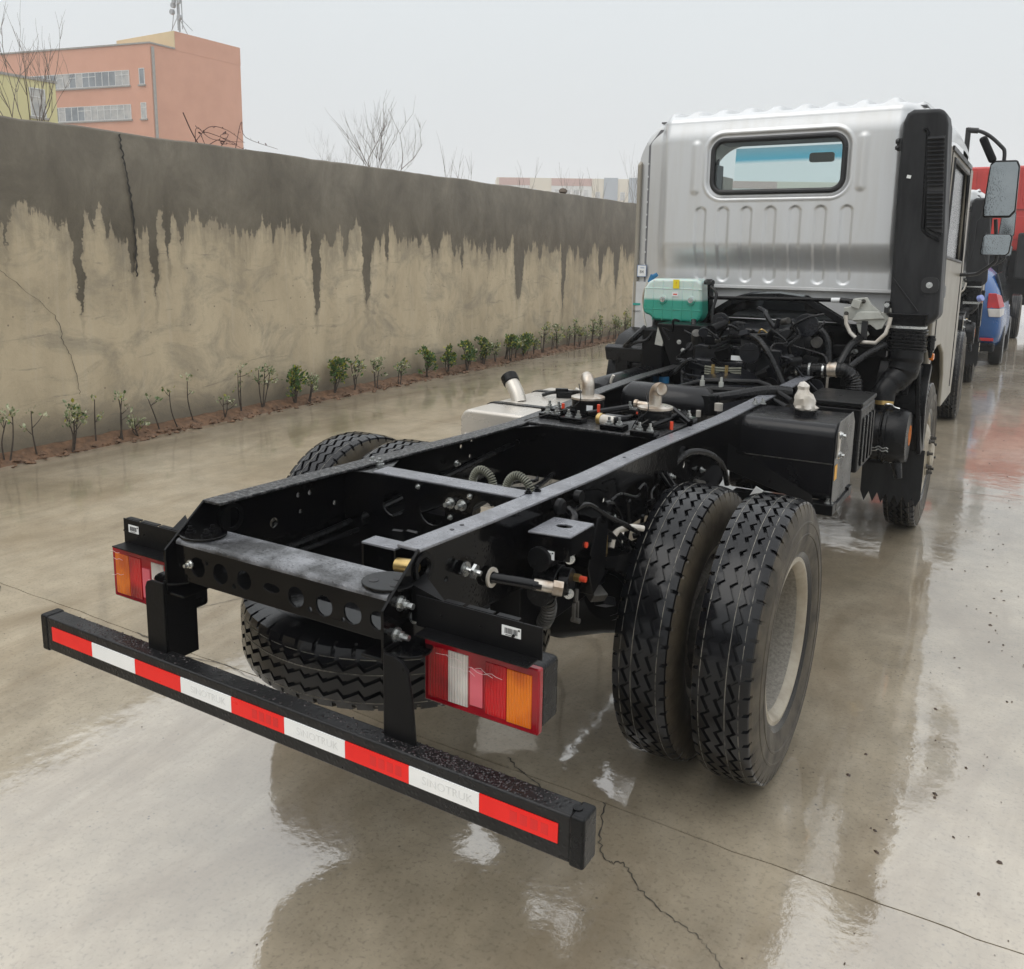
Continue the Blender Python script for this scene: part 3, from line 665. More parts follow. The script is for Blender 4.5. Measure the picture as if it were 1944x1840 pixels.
# local frame: corner at origin, right face along +y, left facade along dl
dl = Vector((-0.9762, -0.2168, 0)); nl = Vector((0.2168, -0.9762, 0))     # facade direction and outward normal (towards the camera)
mb = MB(); a = Vector((0, 0, 0)); b_ = dl*42; c_ = dl*42+Vector((0, 24, 0)); d_ = Vector((0, 11.4, 0)); e_ = Vector((-22, 24, 0)); f_ = Vector((-22, 11.4, 0))
def vprism(mb, poly, z0, z1, mi=0):
    n_ = len(poly); vs = [(p[0], p[1], z0) for p in poly]+[(p[0], p[1], z1) for p in poly]
    mb.add(vs, [tuple(range(n_))[::-1], tuple(range(n_, 2*n_))]+[(i, (i+1) % n_, n_+(i+1) % n_, n_+i) for i in range(n_)], mi)
vprism(mb, [a, d_, (-40, 11.4), b_], 0, 21.0)
mb.build('wall', M['salmon'], pk, smooth=0)
mb = MB(); vprism(mb, [(0.02, 3.0), (0.02, 11.42), (-9, 11.42), (-9, 3.0)], 20.9, 22.7); rb = mb.build('roof_block', M['salmon'], pk, smooth=0)
mb = MB(); vprism(mb, [(0.0, 2.93), (0.0, 2.99), (-9, 2.99), (-9, 2.93)], 21.02, 22.72); mb.build('end_wall', M['cream'], pk, smooth=0)
mb = MB(); vprism(mb, [a+nl*.12, Vector((.12, 0, 0)), Vector((.12, 2.9, 0)), Vector((-.15, 2.9, 0)), Vector((-.15, .15, 0)), dl*42-nl*.15, dl*42+nl*.12], 20.98, 21.12)
mb.build('parapet', M['ledge'], pk, smooth=0)
mb = MB(); mb.cyl((.12, .25, 0), (.12, .25, 20.7), .14, 8); mb.build('drain_pipe', M['ledge'], pk)
def facade_window(parent, org, du, nn, u0, u1, z0, z1, bays, seed):
    """ribbon window: reveal frame, mullions and panes"""
    r = random.Random(seed)
    def P(u, z, d): q = org+du*u+nn*d; return (q.x, q.y, z)
    def bx(mb, ua, ub, za, zb, d0, d1): mb.hexa([P(ua, za, d0), P(ub, za, d0), P(ub, za, d1), P(ua, za, d1), P(ua, zb, d0), P(ub, zb, d0), P(ub, zb, d1), P(ua, zb, d1)])
    fr = MB(); fw = .06
    bx(fr, u0, u1, z0, z0+fw, -.02, .05); bx(fr, u0, u1, z1-fw, z1, -.02, .05)
    for i in range(bays+1):
        u = lerp(u0, u1-fw, i/bays); bx(fr, u, u+fw, z0+fw, z1-fw, -.02, .05)
    zt = lerp(z0, z1, .68)
    for i in range(bays):
        ua = lerp(u0, u1-fw, i/bays)+fw; ub = lerp(u0, u1-fw, (i+1)/bays)
        if r.random() < .6: bx(fr, ua, ub, zt, zt+.05, -.018, .048)
    fo = fr.build('window', M['win_frame'], parent, smooth=0)
    for i in range(bays):
        ua = lerp(u0, u1-fw, i/bays)+fw; ub = lerp(u0, u1-fw, (i+1)/bays); pb = MB(); bx(pb, ua, ub, z0+fw, z1-fw, .004, .02)
        pb.build('pane', M['pane'] if r.random() < .45 else M['pane_pale'], fo, smooth=0)
    # sill
    sl = MB(); bx(sl, u0-.1, u1+.1, z0-.14, z0-.004, -.01, .16); sl.build('sill', M['ledge'], fo, smooth=0)
O0 = Vector((0, 0, 0))
for (zc0, zc1) in ((17.25, 18.67), (14.05, 15.47), (10.85, 12.27), (7.65, 9.07), (4.4, 5.9), (1.2, 2.7)):
    facade_window(pk, O0, dl, nl, 2.6, 24.0, zc0, zc1, 26, int(zc0*10))
    facade_window(pk, O0, dl, nl, .76, 1.42, zc0, zc1+.1, 1, int(zc0*10)+2)
    facade_window(pk, O0, dl, nl, 26.0, 38.0, zc0, zc1, 14, int(zc0*10)+1)
# mobile mast on the roof
M['mast'] = mat('pale_grey_mast_metal', (0.36, 0.38, 0.40), 0.5)
ms = thing('antenna_mast', 'grey mobile phone mast with panel antennas on the pink roof', 'antenna', (-74.2, 60.9, 22.7))
mb = MB(); mb.cyl((0, 0, 0), (0, 0, 6.5), .09, 8); mb.cyl((-.35, .1, .2), (-.3, .1, 7), .05, 6); mb.cyl((.45, 0, .2), (.4, 0, 7), .05, 6)
for a_, b2_ in (((-1.4, 0, 0), (-.1, 0, 1.6)), ((1.5, .3, 0), (0, 0, 1.4)), ((-.3, 1.2, 0), (0, 0, 1.3)), ((-1.1, 0, .4), (-.7, 0, 2.2))): mb.cyl(a_, b2_, .035, 6)
mb.build('pole', M['mast'], ms)
for (x_, y_, z_) in ((-.32, -.3, 2.6), (.42, -.3, 2.5), (.05, -.34, 2.9)):
    mb = MB(); mb.box(x_-.22, x_+.22, y_-.1, y_+.1, z_, z_+2.3); mb.build('panel_antenna', M['mast'], ms, bevel=.03)
for (x_, z_) in ((-.75, 1.9), (-.55, 2.5), (.3, 1.3)):
    mb = MB(); mb.cyl((x_, -.35, z_), (x_, -.05, z_), .26, 12); mb.build('dish', M['mast'], ms)
# yellow annexe in front of it
yb = thing('annexe_building', 'low pale yellow building at the left edge behind the wall', 'building', (-52.35, 33.2, 0))
mb = MB(); mb.box(-12, 0, -16, 0, 0, 11.65); mb.build('wall', M['lemon'], yb, smooth=0)
mb = MB(); mb.box(-12.05, .08, -16.1, .08, 11.65, 11.8); mb.build('parapet', M['ledge'], yb, smooth=0)
for z0 in (9.5, 5.6, 1.9):
    for y0 in (-1.75, -5.2, -8.9, -12.6): facade_window(yb, Vector((0, 0, 0)), Vector((0, 1, 0)), Vector((1, 0, 0)), y0, y0+1.0, z0, z0+1.7, 1, int(z0*7+y0))
# far offices fading into the rain
M['far_cream'] = mat('far_facade_painted_haze', (0.60, 0.54, 0.42), 0.8, c2=(.57, .51, .4), nscale=.2)  # facade colour paled to paint in part of the haze
fb = thing('office_building', 'long low pale building fading into the rain haze at the horizon', 'building', (-150, 236, 0))
fd = Vector((.83, .557, 0)).normalized(); fn = Vector((fd.y, -fd.x, 0))
def fbx(name, u0, u1, z0, z1, d0, d1, mt, parent=fb):
    q = [fd*u0+fn*d0, fd*u1+fn*d0, fd*u1+fn*d1, fd*u0+fn*d1]
    mb = MB(); vprism(mb, q, z0, z1); return mb.build(name, mt, parent, smooth=0)
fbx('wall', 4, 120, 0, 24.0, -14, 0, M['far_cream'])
M['rust_roof'] = mat('dull_red_cladding', (0.46, 0.24, 0.19), 0.8)
M['far_glass'] = mat('blue_grey_far_glazing', (0.26, 0.30, 0.35), 0.5, c2=(.23, .27, .32))
M['far_white'] = mat('off_white_far_band', (0.66, 0.66, 0.64), 0.8)
for (u0, u1) in ((4.7, 14.2), (21, 33.6), (56, 70), (78, 92)):
    fbx('upper_cladding', u0, u1, 21.7, 23.9, 0, .3, M['rust_roof']); fbx('white_band', u0, u1, 17.4, 21.68, 0, .2, M['far_white'])
    for k in range(4): facade_window(fb, fn*.22, fd, fn, u0+1+k*3, u0+2.6+k*3, 18.4, 20.6, 1, k)
for (u0, u1, z1) in ((37.4, 41.7, 24.3), (45.2, 49.5, 24.4), (72, 76, 24.3)): fbx('stair_glazing', u0, u1, 2, z1, 0, .35, M['far_glass'])
for i, u in enumerate((16, 18.6, 34.8, 42.6, 51, 53.5, 95, 100, 105)):
    for z in (17.6, 13.2, 8.8): facade_window(fb, O0, fd, fn, u, u+1.5, z, z+2.4, 1, i)

# ------------------------------------------------------------------ bare trees beyond the wall
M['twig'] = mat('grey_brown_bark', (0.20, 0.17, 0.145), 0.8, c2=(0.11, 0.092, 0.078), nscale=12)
M['far_twig'] = mat('bark_painted_haze', (0.42, 0.42, 0.42), 0.9, c2=(.36, .36, .36))  # bark paled so that haze is painted into it
def bare_tree(name, label, cat, loc, h, trunk_h, r0, seed, spread=.75, depth=4, mt=None, group=None, up_=.6, kids=(2, 4)):
    r = random.Random(seed); t = thing(name, label, cat, loc, group)
    tb = MB(); tb.tube(smoothpath([(0, 0, -.1), (r.uniform(-.1, .1), r.uniform(-.1, .1), trunk_h*.5), (0, 0, trunk_h)], 4), [lerp(r0*1.3, r0, i/8) for i in range(9)], 8)
    tb.build('trunk', mt or M['twig'], t, fix=False); cb_ = MB()
    def grow(p, d, ln, rad, lev):
        n_ = 4; P = [p]; q = p.copy(); dd = d.copy()
        for i in range(n_):
            dd = (dd+Vector((r.uniform(-1, 1), r.uniform(-1, 1), r.uniform(-.6, .9)))*.16).normalized(); q = q+dd*ln/n_; P.append(q.copy())
        cb_.tube(P, [lerp(rad, rad*.5, i/n_) for i in range(n_+1)], 5 if lev < 2 else 3, caps=False)
        if lev >= depth: return
        for k_ in range(r.randint(*kids)):
            i = r.randint(2, n_); a = r.uniform(0, 6.28); side = Vector((math.cos(a), math.sin(a), 0))
            nd = (dd*(1-spread*.5)+side*spread*r.uniform(.5, 1)+Vector((0, 0, up_*r.uniform(.3, 1)))).normalized()
            grow(P[i], nd, ln*r.uniform(.5, .8), rad*.55, lev+1)
    for k_ in range(r.randint(3, 4)):
        a = r.uniform(0, 6.28); grow(Vector((0, 0, trunk_h*r.uniform(.8, 1))), Vector((math.cos(a)*spread, math.sin(a)*spread, 1)).normalized(), (h-trunk_h)*r.uniform(.4, .55), r0*.38, 1)
    cb_.build('crown', mt or M['twig'], t, fix=False); return t
bare_tree('bare_tree', 'leafless tree at the left edge in front of the yellow building', 'tree', (-13.7, 7.6, 0), 5.9, 2.6, .055, 11, .62, 4)
bare_tree('bare_tree', 'thin leafless tree cut off by the left edge of the picture', 'tree', (-14.2, 6.7, 0), 5.9, 2.6, .06, 13, .5, 4)
bare_tree('bare_tree', 'leafless spreading tree rising in the middle behind the wall', 'tree', (-11.7, 15.0, 0), 5.5, 2.6, .055, 25, .65, 4)
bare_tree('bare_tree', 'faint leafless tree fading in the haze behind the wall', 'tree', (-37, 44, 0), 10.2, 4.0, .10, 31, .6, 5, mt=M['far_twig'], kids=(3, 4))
for i, (x_, y_, h_) in enumerate(((-10.9, 17.3, 4.7), (-10.4, 19.2, 4.3), (-11.4, 24.0, 5.0), (-11.2, 26.0, 5.1), (-10.9, 28.4, 6.1), (-11.8, 33.2, 6.9), (-11.4, 30.2, 5.7))):
    bare_tree('bare_sapling', ['leafless sapling just right of the spreading tree', 'small leafless sapling left of the thin row', 'first thin sapling of the row in front of the far offices',
              'second thin sapling of the row in front of the far offices', 'forked thin sapling of the row in front of the far offices', 'tallest single stem sapling near the cab corner',
              'short sapling beside the tallest stem near the cab corner'][i], 'sapling', (x_, y_, 0), h_, 2.4, .026, 50+i, .4, 3, group='saplings behind the wall')
for i, (x_, y_, h_) in enumerate(((6, 75, 9), (10, 82, 10), (2.5, 90, 10))):
    bare_tree('bare_tree', ['faint bare tree above the red lorry at the right edge', 'second faint bare tree right of the one above the red lorry', 'third faint bare tree left of the one above the red lorry'][i], 'tree', (x_, y_, 0), h_, 3, .12, 70+i, .5, 5)
# dead creeper lying over the coping
M['creeper'] = mat('dark_red_dead_creeper', (0.09, 0.04, 0.032), 0.7)
def creeper(y0, label, seed, n_, reach):
    r = random.Random(seed); t = thing('dead_creeper', label, 'creeper', (wx(y0)-.12, y0, WH)); mb = MB(); lf = MB()
    for i in range(n_):
        p0 = Vector((r.uniform(-.1, .1), r.uniform(-.3, .5), -.02)); hh = r.uniform(.06, .34)
        P = smoothpath([p0, p0+Vector((r.uniform(-.1, .1), r.uniform(-.1, .25), hh)), p0+Vector((r.uniform(-.1, .15), r.uniform(.1, reach), hh*r.uniform(.3, 1))), p0+Vector((.05, r.uniform(.2, reach*1.4), r.uniform(0, .1)))], 5)
        mb.tube(P, [lerp(.0045, .0018, q/(len(P)-1)) for q in range(len(P))], 4)
        for q in range(7):
            a = P[r.randint(3, len(P)-1)]; leaf(lf, a, Vector((r.uniform(-1, 1), r.uniform(-1, 1), r.uniform(-.5, 1))), r.uniform(.018, .04), r, 0)
    mb.build('stem', M['creeper'], t, fix=False); lf.build('foliage', M['creeper'], t, smooth=0, fix=False)
creeper(5.0, 'tangle of dead dark red creeper arching over the wall top', 3, 6, .5)
t = thing('dead_twig', 'single long bare twig standing on the wall top beside the creeper', 'twig', (wx(4.75)-.12, 4.75, WH-.01))
mb = MB(); mb.tube(smoothpath([(0, .1, -.02), (0, 0, .12), (-.02, -.08, .30)], 5), [.006]*11, 5); mb.build('stem', M['creeper'], t, fix=False)

M['stone'] = mat('brown_stone', (0.13, 0.10, 0.075), 0.8)
t = thing('stone', 'small brown stone lying on the far part of the wall top', 'stone', (wx(13.1)-.08, 13.1, WH)); mb = MB(); vs = []; fs = []
for i in range(5):
    for j in range(10):
        a_ = 2*math.pi*j/10; rr = [.05, .085, .08, .055, .01][i]*(1+.25*mnoise.noise(Vector((j*1.7, i*2.1, 1)))); vs.append((rr*math.cos(a_)*.8, rr*1.2*math.sin(a_), [-.005, .03, .06, .09, .10][i]))
for i in range(4):
    for j in range(10): fs.append((i*10+j, i*10+(j+1) % 10, (i+1)*10+(j+1) % 10, (i+1)*10+j))
mb.add(vs, fs).build('body', M['stone'], t)

# ------------------------------------------------------------------ rain haze
hz = bpy.data.materials.new('rain_haze'); hz.use_nodes = True; hn = hz.node_tree.nodes; hn.remove(hn['Principled BSDF'])
pv = hn.new('ShaderNodeVolumePrincipled'); pv.inputs['Color'].default_value = (0.97, 0.98, 1.0, 1); pv.inputs['Density'].default_value = 0.0014; pv.inputs['Anisotropy'].default_value = 0.0
hz.node_tree.links.new(pv.outputs[0], hn['Material Output'].inputs['Volume'])
hb_ = MB(); hb_.box(-400, 400, -60, 600, -1.0, 34); tag(hb_.build('haze', hz, smooth=0), kind='stuff')
# ================================================================== THE TRUCK
truck = thing('chassis_truck', 'silver cab truck with bare black chassis and striped rear bumper, nearest in the row', 'truck', (0, 0, 0), group='trucks parked in a row')
XR = [(0, .372), (.137, .372), (.45, .398), (1.0, .428), (1.5, .430), (1.85, .45), (2.15, .47), (4.0, .47), (6.2, .47)]
XL = [(0, -.378), (.137, -.378), (.39, -.360), (.65, -.334), (1.08, -.300), (1.31, -.274), (1.6, -.262), (2.2, -.300), (2.9, -.38), (6.2, -.38)]
ZT, ZB = 1.0925, .862
def bolt(p, d, r=.011, h=.016, parent=None, mt='steel', name='bolt', washer=True):
    d = Vector(d).normalized(); p = Vector(p); mb = MB()
    if washer: mb.cyl(p, p+d*.004, r*1.45, 12)
    mb.cyl(p+d*.004, p+d*(.004+h*.6), r*1.05, 6); mb.cyl(p+d*(.004+h*.6), p+d*(.004+h*1.5), r*.58, 8)
    return mb.build(name, M[mt], parent)

def rail(tab, side, holes):
    fl, tk = .068, .008
    def fmap(p): return (interp(tab, p[1])-side*(0 if p[0] < .5 else tk), p[1], p[2])
    ys = [.137, .3, .45, .65, 1.0, 1.3, 1.6, 1.85, 2.2, 2.6, 3.2, 4.4, 6.2]
    outl = [(0, ZB), ]+[(y, ZB) for y in ys]+[(y, ZT) for y in reversed(ys)]+[(0, .987)]
    mb = MB(); mb.plate(outl, [circ(c[0], c[1], c[2], 14) for c in holes], 'X', 0, 1, fmap=fmap)
    fr = mb.build('frame_rail', M['frame'], truck, bevel=.002)
    for nm, z0, z1, y0 in (('top_flange', ZT-tk, ZT, .137), ('bottom_flange', ZB, ZB+tk, .0)):
        mb = MB(); st = [y0]+[y for y in ys if y > y0+.01]; vs = []; fs = []
        for y in st:
            xo = interp(tab, y)+side*.0; xi = xo-side*fl
            vs += [(xo+side*.0015, y, z0), (xi, y, z0), (xi, y, z1+.001), (xo+side*.0015, y, z1+.001)]
        for i in range(len(st)-1):
            for j in range(4): fs.append((i*4+j, i*4+(j+1) % 4, (i+1)*4+(j+1) % 4, (i+1)*4+j))
        fs += [(0, 1, 2, 3), tuple((len(st)-1)*4+3-j for j in range(4))]
        mb.add(vs, fs).build(nm, M['frame'] if nm[0] == 'b' else M['painted_sheen_top' if side > 0 else 'spotted_top'], fr, bevel=.003)
    return fr
fr = rail(XR, 1, [(.148, 1.045, .026), (.293, .998, .012), (.235, .99, .006), (1.413, .965, .010), (1.05, 1.0, .012), (1.75, .98, .016), (.75, 1.05, .01)])
mb = MB(); mb.lathe([(.026, 0), (.036, 0), (.036, .006), (.026, .006)], (.3735, .148, 1.045), 'X', 20, closed=True); mb.build('hole_ring', M['frame_rough'], fr)
for (y, x_) in ((.30, .352), (.345, .352), (1.28, .392)):
    mb = MB(); mb.cyl((x_, y, ZT+.0012), (x_, y, ZT+.0022), .006, 10); mb.build('flange_hole', M['ink'], fr, fix=False)
fl = rail(XL, -1, [(.377, .967, .015), (.167, 1.006, .005), (.473, 1.033, .007), (.519, 1.031, .007), (.621, .976, .008), (.48, .979, .006), (1.269, 1.049, .008), (1.334, 1.063, .008), (1.323, 1.002, .008), (.26, .91, .007)])
mb = MB(); mb.lathe([(.030, 0), (.042, 0), (.042, .01), (.030, .01)], (-.366, .222, 1.023), 'X', 20, closed=True); mb.cyl((-.3655, .222, 1.023), (-.364, .222, 1.023), .029, 18); mb.build('hole_ring', M['frame_rough'], fl)

# rear cross member, a folded channel with round holes
mb = MB()
hol = [circ(-.281, .947, .027), circ(-.194, .947, .027), circ(-.106, .949, .025), circ(-.009, .949, .028, 14, .011), circ(.074, .944, .026), circ(.166, .942, .026), circ(.255, .944, .027), circ(.330, .944, .022), circ(-.345, .947, .014), circ(-.144, .925, .006), circ(.120, .923, .006), circ(.225, .922, .005), circ(-.245, .965, .005)]
mb.plate([(-.362, .898), (.356, .898), (.356, 1.0), (-.362, 1.0)], hol, 'Y', .030, .037)
rx = mb.build('cross_member', M['frame'], truck, bevel=.002)
mb = MB(); P = []
for i in range(7):
    a = R(90-90*i/6); P.append((.030+.014-.014*math.cos(R(90*i/6)) if False else .044-.014*math.sin(R(90*i/6)), .998+.014*math.cos(R(90*i/6))))
prof = [(.150, 1.012), (.150, 1.005), (.05, 1.003), (.0385, .996), (.0385, .99)]
outer = P+[]                       # rounded fold from top sheet to rear face
mb.prism([(.150, 1.012)]+outer+[(.037, .998), (.046, 1.005), (.150, 1.005)], 'X', -.364, .358)
mb.build('top_sheet', M['patchy_sheen_top'], rx, smooth=40)
mb = MB(); mb.box(-.362, .356, .037, .12, .898, .905); mb.build('bottom_sheet', M['frame'], rx)
# rounded gusset discs bolted on the corners
for s, cx in ((-1, -.322), (1, .318)):
    mb = MB(); ol = circ(cx, .088, .066, 22, .060); mb.prism(ol, 'Z', 1.0135, 1.0205); gd = mb.build('gusset', M['frame'], truck, bevel=.002)
    for (dx, dy) in ((-.03, -.018), (.012, .022), (.03, -.015)):
        if s < 0: bolt((cx+dx, .088+dy, 1.0205), (0, 0, 1), .010, .010, gd, 'frame_rough')
        else:
            mb = MB(); mb.cyl((cx+dx, .088+dy, 1.0207), (cx+dx, .088+dy, 1.0214), .012, 14); mb.build('gusset_hole', M['ink'], gd, fix=False)
    # lower gusset disc around the bumper post
    mb = MB(); mb.prism(circ(.400 if s > 0 else -.395, .05, .062, 22, .055), 'Z', .886, .893); mb.build('gusset', M['frame'], truck, bevel=.002)
for (y, z) in ((.062, .985), (.115, .935), (.045, .915)):
    b_ = bolt((.3725, y, z), (1, 0, 0), .0125, .022, truck)
bolt((-.30, .024, .955), (0, -1, 0), .008, .012, truck)

# bumper posts: folded angle plates
def post(x, s):
    mb = MB()
    # rear facing plate with a rounded top corner, and a web running forward
    w0, w1 = (x-.012, x+.052) if s > 0 else (x, x+.076)
    if s > 0: ol = [(w0, .66), (w1+.028, .66), (w1+.016, .80), (w1+.004, .868), (w1-.012, .884), (w0+.03, .893), (w0, .895)]
    else: ol = [(w0, .66), (w1, .66), (w1, .895), (w0+.025, .895), (w0+.008, .888), (w0, .87)]
    mb.prism(ol, 'Y', -.012, -.004); p = mb.build('bumper_bracket', M['frame_rough'], truck, bevel=.002)
    xw = w0 if s > 0 else w1
    mb = MB(); mb.box(xw-.007, xw+.0, -.0035,   .095 if s < 0 else .05, .665, .90); mb.build('bracket_web', M['frame_rough'], p)
    return p
post(.392, 1); post(-.449, -1)

# bumper: square beam, end caps and reflective tape
BW, BZ0, BZ1, BY0, BY1 = .905, .588, .697, -.048, .012
bu = MB(); bu.box(-BW+.03, BW-.03, BY0+.002, BY1-.002, BZ0+.002, BZ1-.002)
M['bumper'] = mat('wet_black_bumper_paint', (0.012, 0.012, 0.0125), 0.34, c2=(0.007, 0.007, 0.0075), nscale=12, drops=.25, dscale=75, bump=.2, bscale=70, spec=.3)
bumper = bu.build('bumper', M['bumper'], truck, bevel=.006, seg=3)
for s in (-1, 1):
    mb = MB(); mb.box(*sorted((s*(BW-.034), s*BW)), BY0, BY1, BZ0-.003, BZ1+.001); mb.build('end_cap', M['plastic'], bumper, bevel=.007, seg=3)
mb = MB(); mb.cyl((.876, -.018, BZ1+.0008), (.876, -.018, BZ1+.003), .011, 14); mb.build('cap_plug', M['plastic'], bumper)
TX = [-.848, -.655, -.463, -.275, -.083, .101, .294, .478, .662, .848]
for i in range(9):
    mb = MB(); x0, x1 = TX[i]+.0005, TX[i+1]-.0005; mb.box(x0, x1, BY0-.0005, BY0+.003, .6265, .6695)
    mb.build('tape_red' if i % 2 == 0 else 'tape_white', M['tape_red' if i % 2 == 0 else 'tape_white'], bumper)
def text(txt, size, loc, rot, mt, parent, name='lettering', al='CENTER', ext=0.0002, sx=1):
    cu = bpy.data.curves.new(name, 'FONT'); cu.body = txt; cu.size = size; cu.align_x = al; cu.align_y = 'CENTER'; cu.extrude = ext
    tmp = bpy.data.objects.new('tmp', cu); COL.objects.link(tmp)
    dg = bpy.context.evaluated_depsgraph_get(); me = bpy.data.meshes.new_from_object(tmp.evaluated_get(dg)); bpy.data.objects.remove(tmp)
    me.materials.clear(); me.materials.append(mt); me.name = name
    o = bpy.data.objects.new(name, me); COL.objects.link(o); o.location = loc; o.rotation_euler = rot; o.scale = (sx, 1, 1)
    if parent: o.parent = parent
    return o
for i in (3, 5, 7): text('SINOTRUK', .027, ((TX[i]+TX[i+1])/2+.01, BY0-.0008, .648), (R(90), 0, 0), M['tape_print'], bumper)
for i in (4, 6, 8):
    for k in range(4):
        xa = TX[i]+.075+k*.024; mb = MB(); mb.box(xa, xa+.017, BY0-.0009, BY0-.0006, .636, .660); mb.build('tape_window', M['tape_print_red'], bumper, smooth=0)
# wet grit dried on the beam
M['grit'] = mat('dark_wet_grit', (0.030, 0.018, 0.020), 0.2, c2=(0.010, 0.007, 0.008), nscale=60, drops=.7, dscale=110)
gr = random.Random(4)
mbg = MB()
for i in range(1300):
    xx = gr.choice([gr.gauss(-.60, .10), gr.gauss(.62, .11), gr.uniform(-.8, .85), gr.gauss(.6, .1)])
    if not -.84 < xx < .84: continue
    yy = gr.uniform(BY0+.008, BY1-.006); s = gr.choice([.0010, .0014, .0018, .0024, .0036])
    mbg.lathe([(s, 0), (s*.8, s*.3), (0.0002, s*.5)], (xx, yy, BZ1-.0021), 'Z', 7)
tag(mbg.build('water_beads', M['grit'], bumper, smooth=60, fix=False), kind='stuff')

# tail lamps on their brackets
def barcode(parent, x0, x1, z0, z1, y, seed, nrm='Y'):
    mb = MB(); mb.box(x0, x1, y-.0012, y, z0, z1); st = mb.build('sticker', M['sticker'], parent, smooth=0); r = random.Random(seed); mb = MB(); x = x0+(x1-x0)*.16
    while x < x1-(x1-x0)*.2:
        w_ = r.choice([.0008, .0014, .002]); mb.box(x, x+w_, y-.0017, y-.0013, z0+(z1-z0)*.25, z1-(z1-z0)*.2); x += w_+r.choice([.001, .0016])
    mb.box(x0+(x1-x0)*.2, x1-(x1-x0)*.3, y-.0017, y-.0013, z0+(z1-z0)*.08, z0+(z1-z0)*.14); mb.box(x1-(x1-x0)*.14, x1-(x1-x0)*.05, y-.0017, y-.0013, z1-(z1-z0)*.3, z1-(z1-z0)*.12)
    ob = mb.build('barcode', M['ink'], parent, smooth=0)
def lamp(s):
    X = lambda v: s*v
    x0, x1, z0, z1, yf = .423, .727, .752, .907, .080
    mb = MB(); a, b_ = sorted((X(x0), X(x1))); mb.box(a+.004, b_-.004, yf+.024, yf+.105, z0+.004, z1-.004); hs = mb.build('tail_lamp', M['plastic'], truck, bevel=.012, seg=3)
    mb = MB(); mb.box(a, b_, yf+.004, yf+.026, z0, z1); mb.build('lens_body', M['lens_body'], hs, bevel=.006, seg=3)
    def cell(nm, u0, u1, za, zb, mt, pr=.0025):
        p, q = sorted((X(u0), X(u1))); mb = MB(); mb.box(p, q, yf+.004-pr, yf+.010, za, zb); mb.build(nm, M[mt], hs, bevel=.0015)
    cell('red_lens', .436, .490, .768, .892, 'lens_red'); cell('clear_lens', .492, .546, .768, .893, 'lens_white')
    cell('reflector', .552, .586, .778, .868, 'lens_pink', .004); cell('red_lens', .592, .646, .768, .892, 'lens_red'); cell('amber_lens', .648, .710, .766, .890, 'lens_amber')
    # wrinkled remains of clear wrapping film
    # bracket: long angle from the frame to the lamp's outer end
    xe = .728 if s > 0 else .674
    mb = MB(); p, q = sorted((X(.395), X(xe))); mb.box(p, q, .092, .096, .925, 1.0); br = mb.build('lamp_bracket', M['frame_rough'], truck, bevel=.001)
    mb = MB(); mb.box(*sorted((X(.425), X(xe-.008))), .0445, .0915, .9255, .929); mb.build('bracket_shelf', M['frame_rough'], br)
    for u in (.47, .575, .66): bolt((X(u), .0915, .968), (0, -1, 0), .0035, .004, br, 'frame_rough', washer=False)
    for u0, u1 in ((.47, .52), (.53, .60), (.61, .665)):
        p, q = sorted((X(u0), X(u1))); mb = MB(); mb.box(p, q, .0965, .112, .998, 1.001); mb.build('bracket_tab', M['frame_rough'], br)
    if s > 0: barcode(br, .628, .676, .962, .985, .0918, 5)
    else: barcode(br, -.650, -.605, .962, .985, .0918, 6)
    # arm from the rail
    mb = MB(); p, q = sorted((X(.376), X(.47))); mb.hexa([(p, .10, .93), (q, .097, .93), (q, .101, .93), (p, .15, .93), (p, .10, 1.02 if s > 0 else 1.0), (q, .097, .999), (q, .101, .999), (p, .15, 1.03)]); mb.build('bracket_arm', M['frame_rough'], br)
    return hs
lamp(1); lamp(-1)
# pale threads painting the glints along crinkled clear film on both lamps
M['film'] = mat('painted_film_glint', (0.75, 0.62, 0.62), 0.15, c2=(0.7, 0.5, 0.5))
for s in (1, -1):
    r = random.Random(3+s); mb = MB()
    for i in range(5):
        x = s*r.uniform(.44, .69); z = r.choice([r.uniform(.86, .9), r.uniform(.79, .9)]); P = []
        for k in range(6): P.append((x+k*.014*s, .0755, z-k*.0015+r.uniform(-.004, .004)))
        P = [p for p in P if .43 < abs(p[0]) < .722]
        if len(P) > 2: mb.tube(P, .00045, 4)
    mb.build('film_glint', M['film'], [o for o in truck.children if o.name.startswith('tail_lamp')][0 if s > 0 else 1])

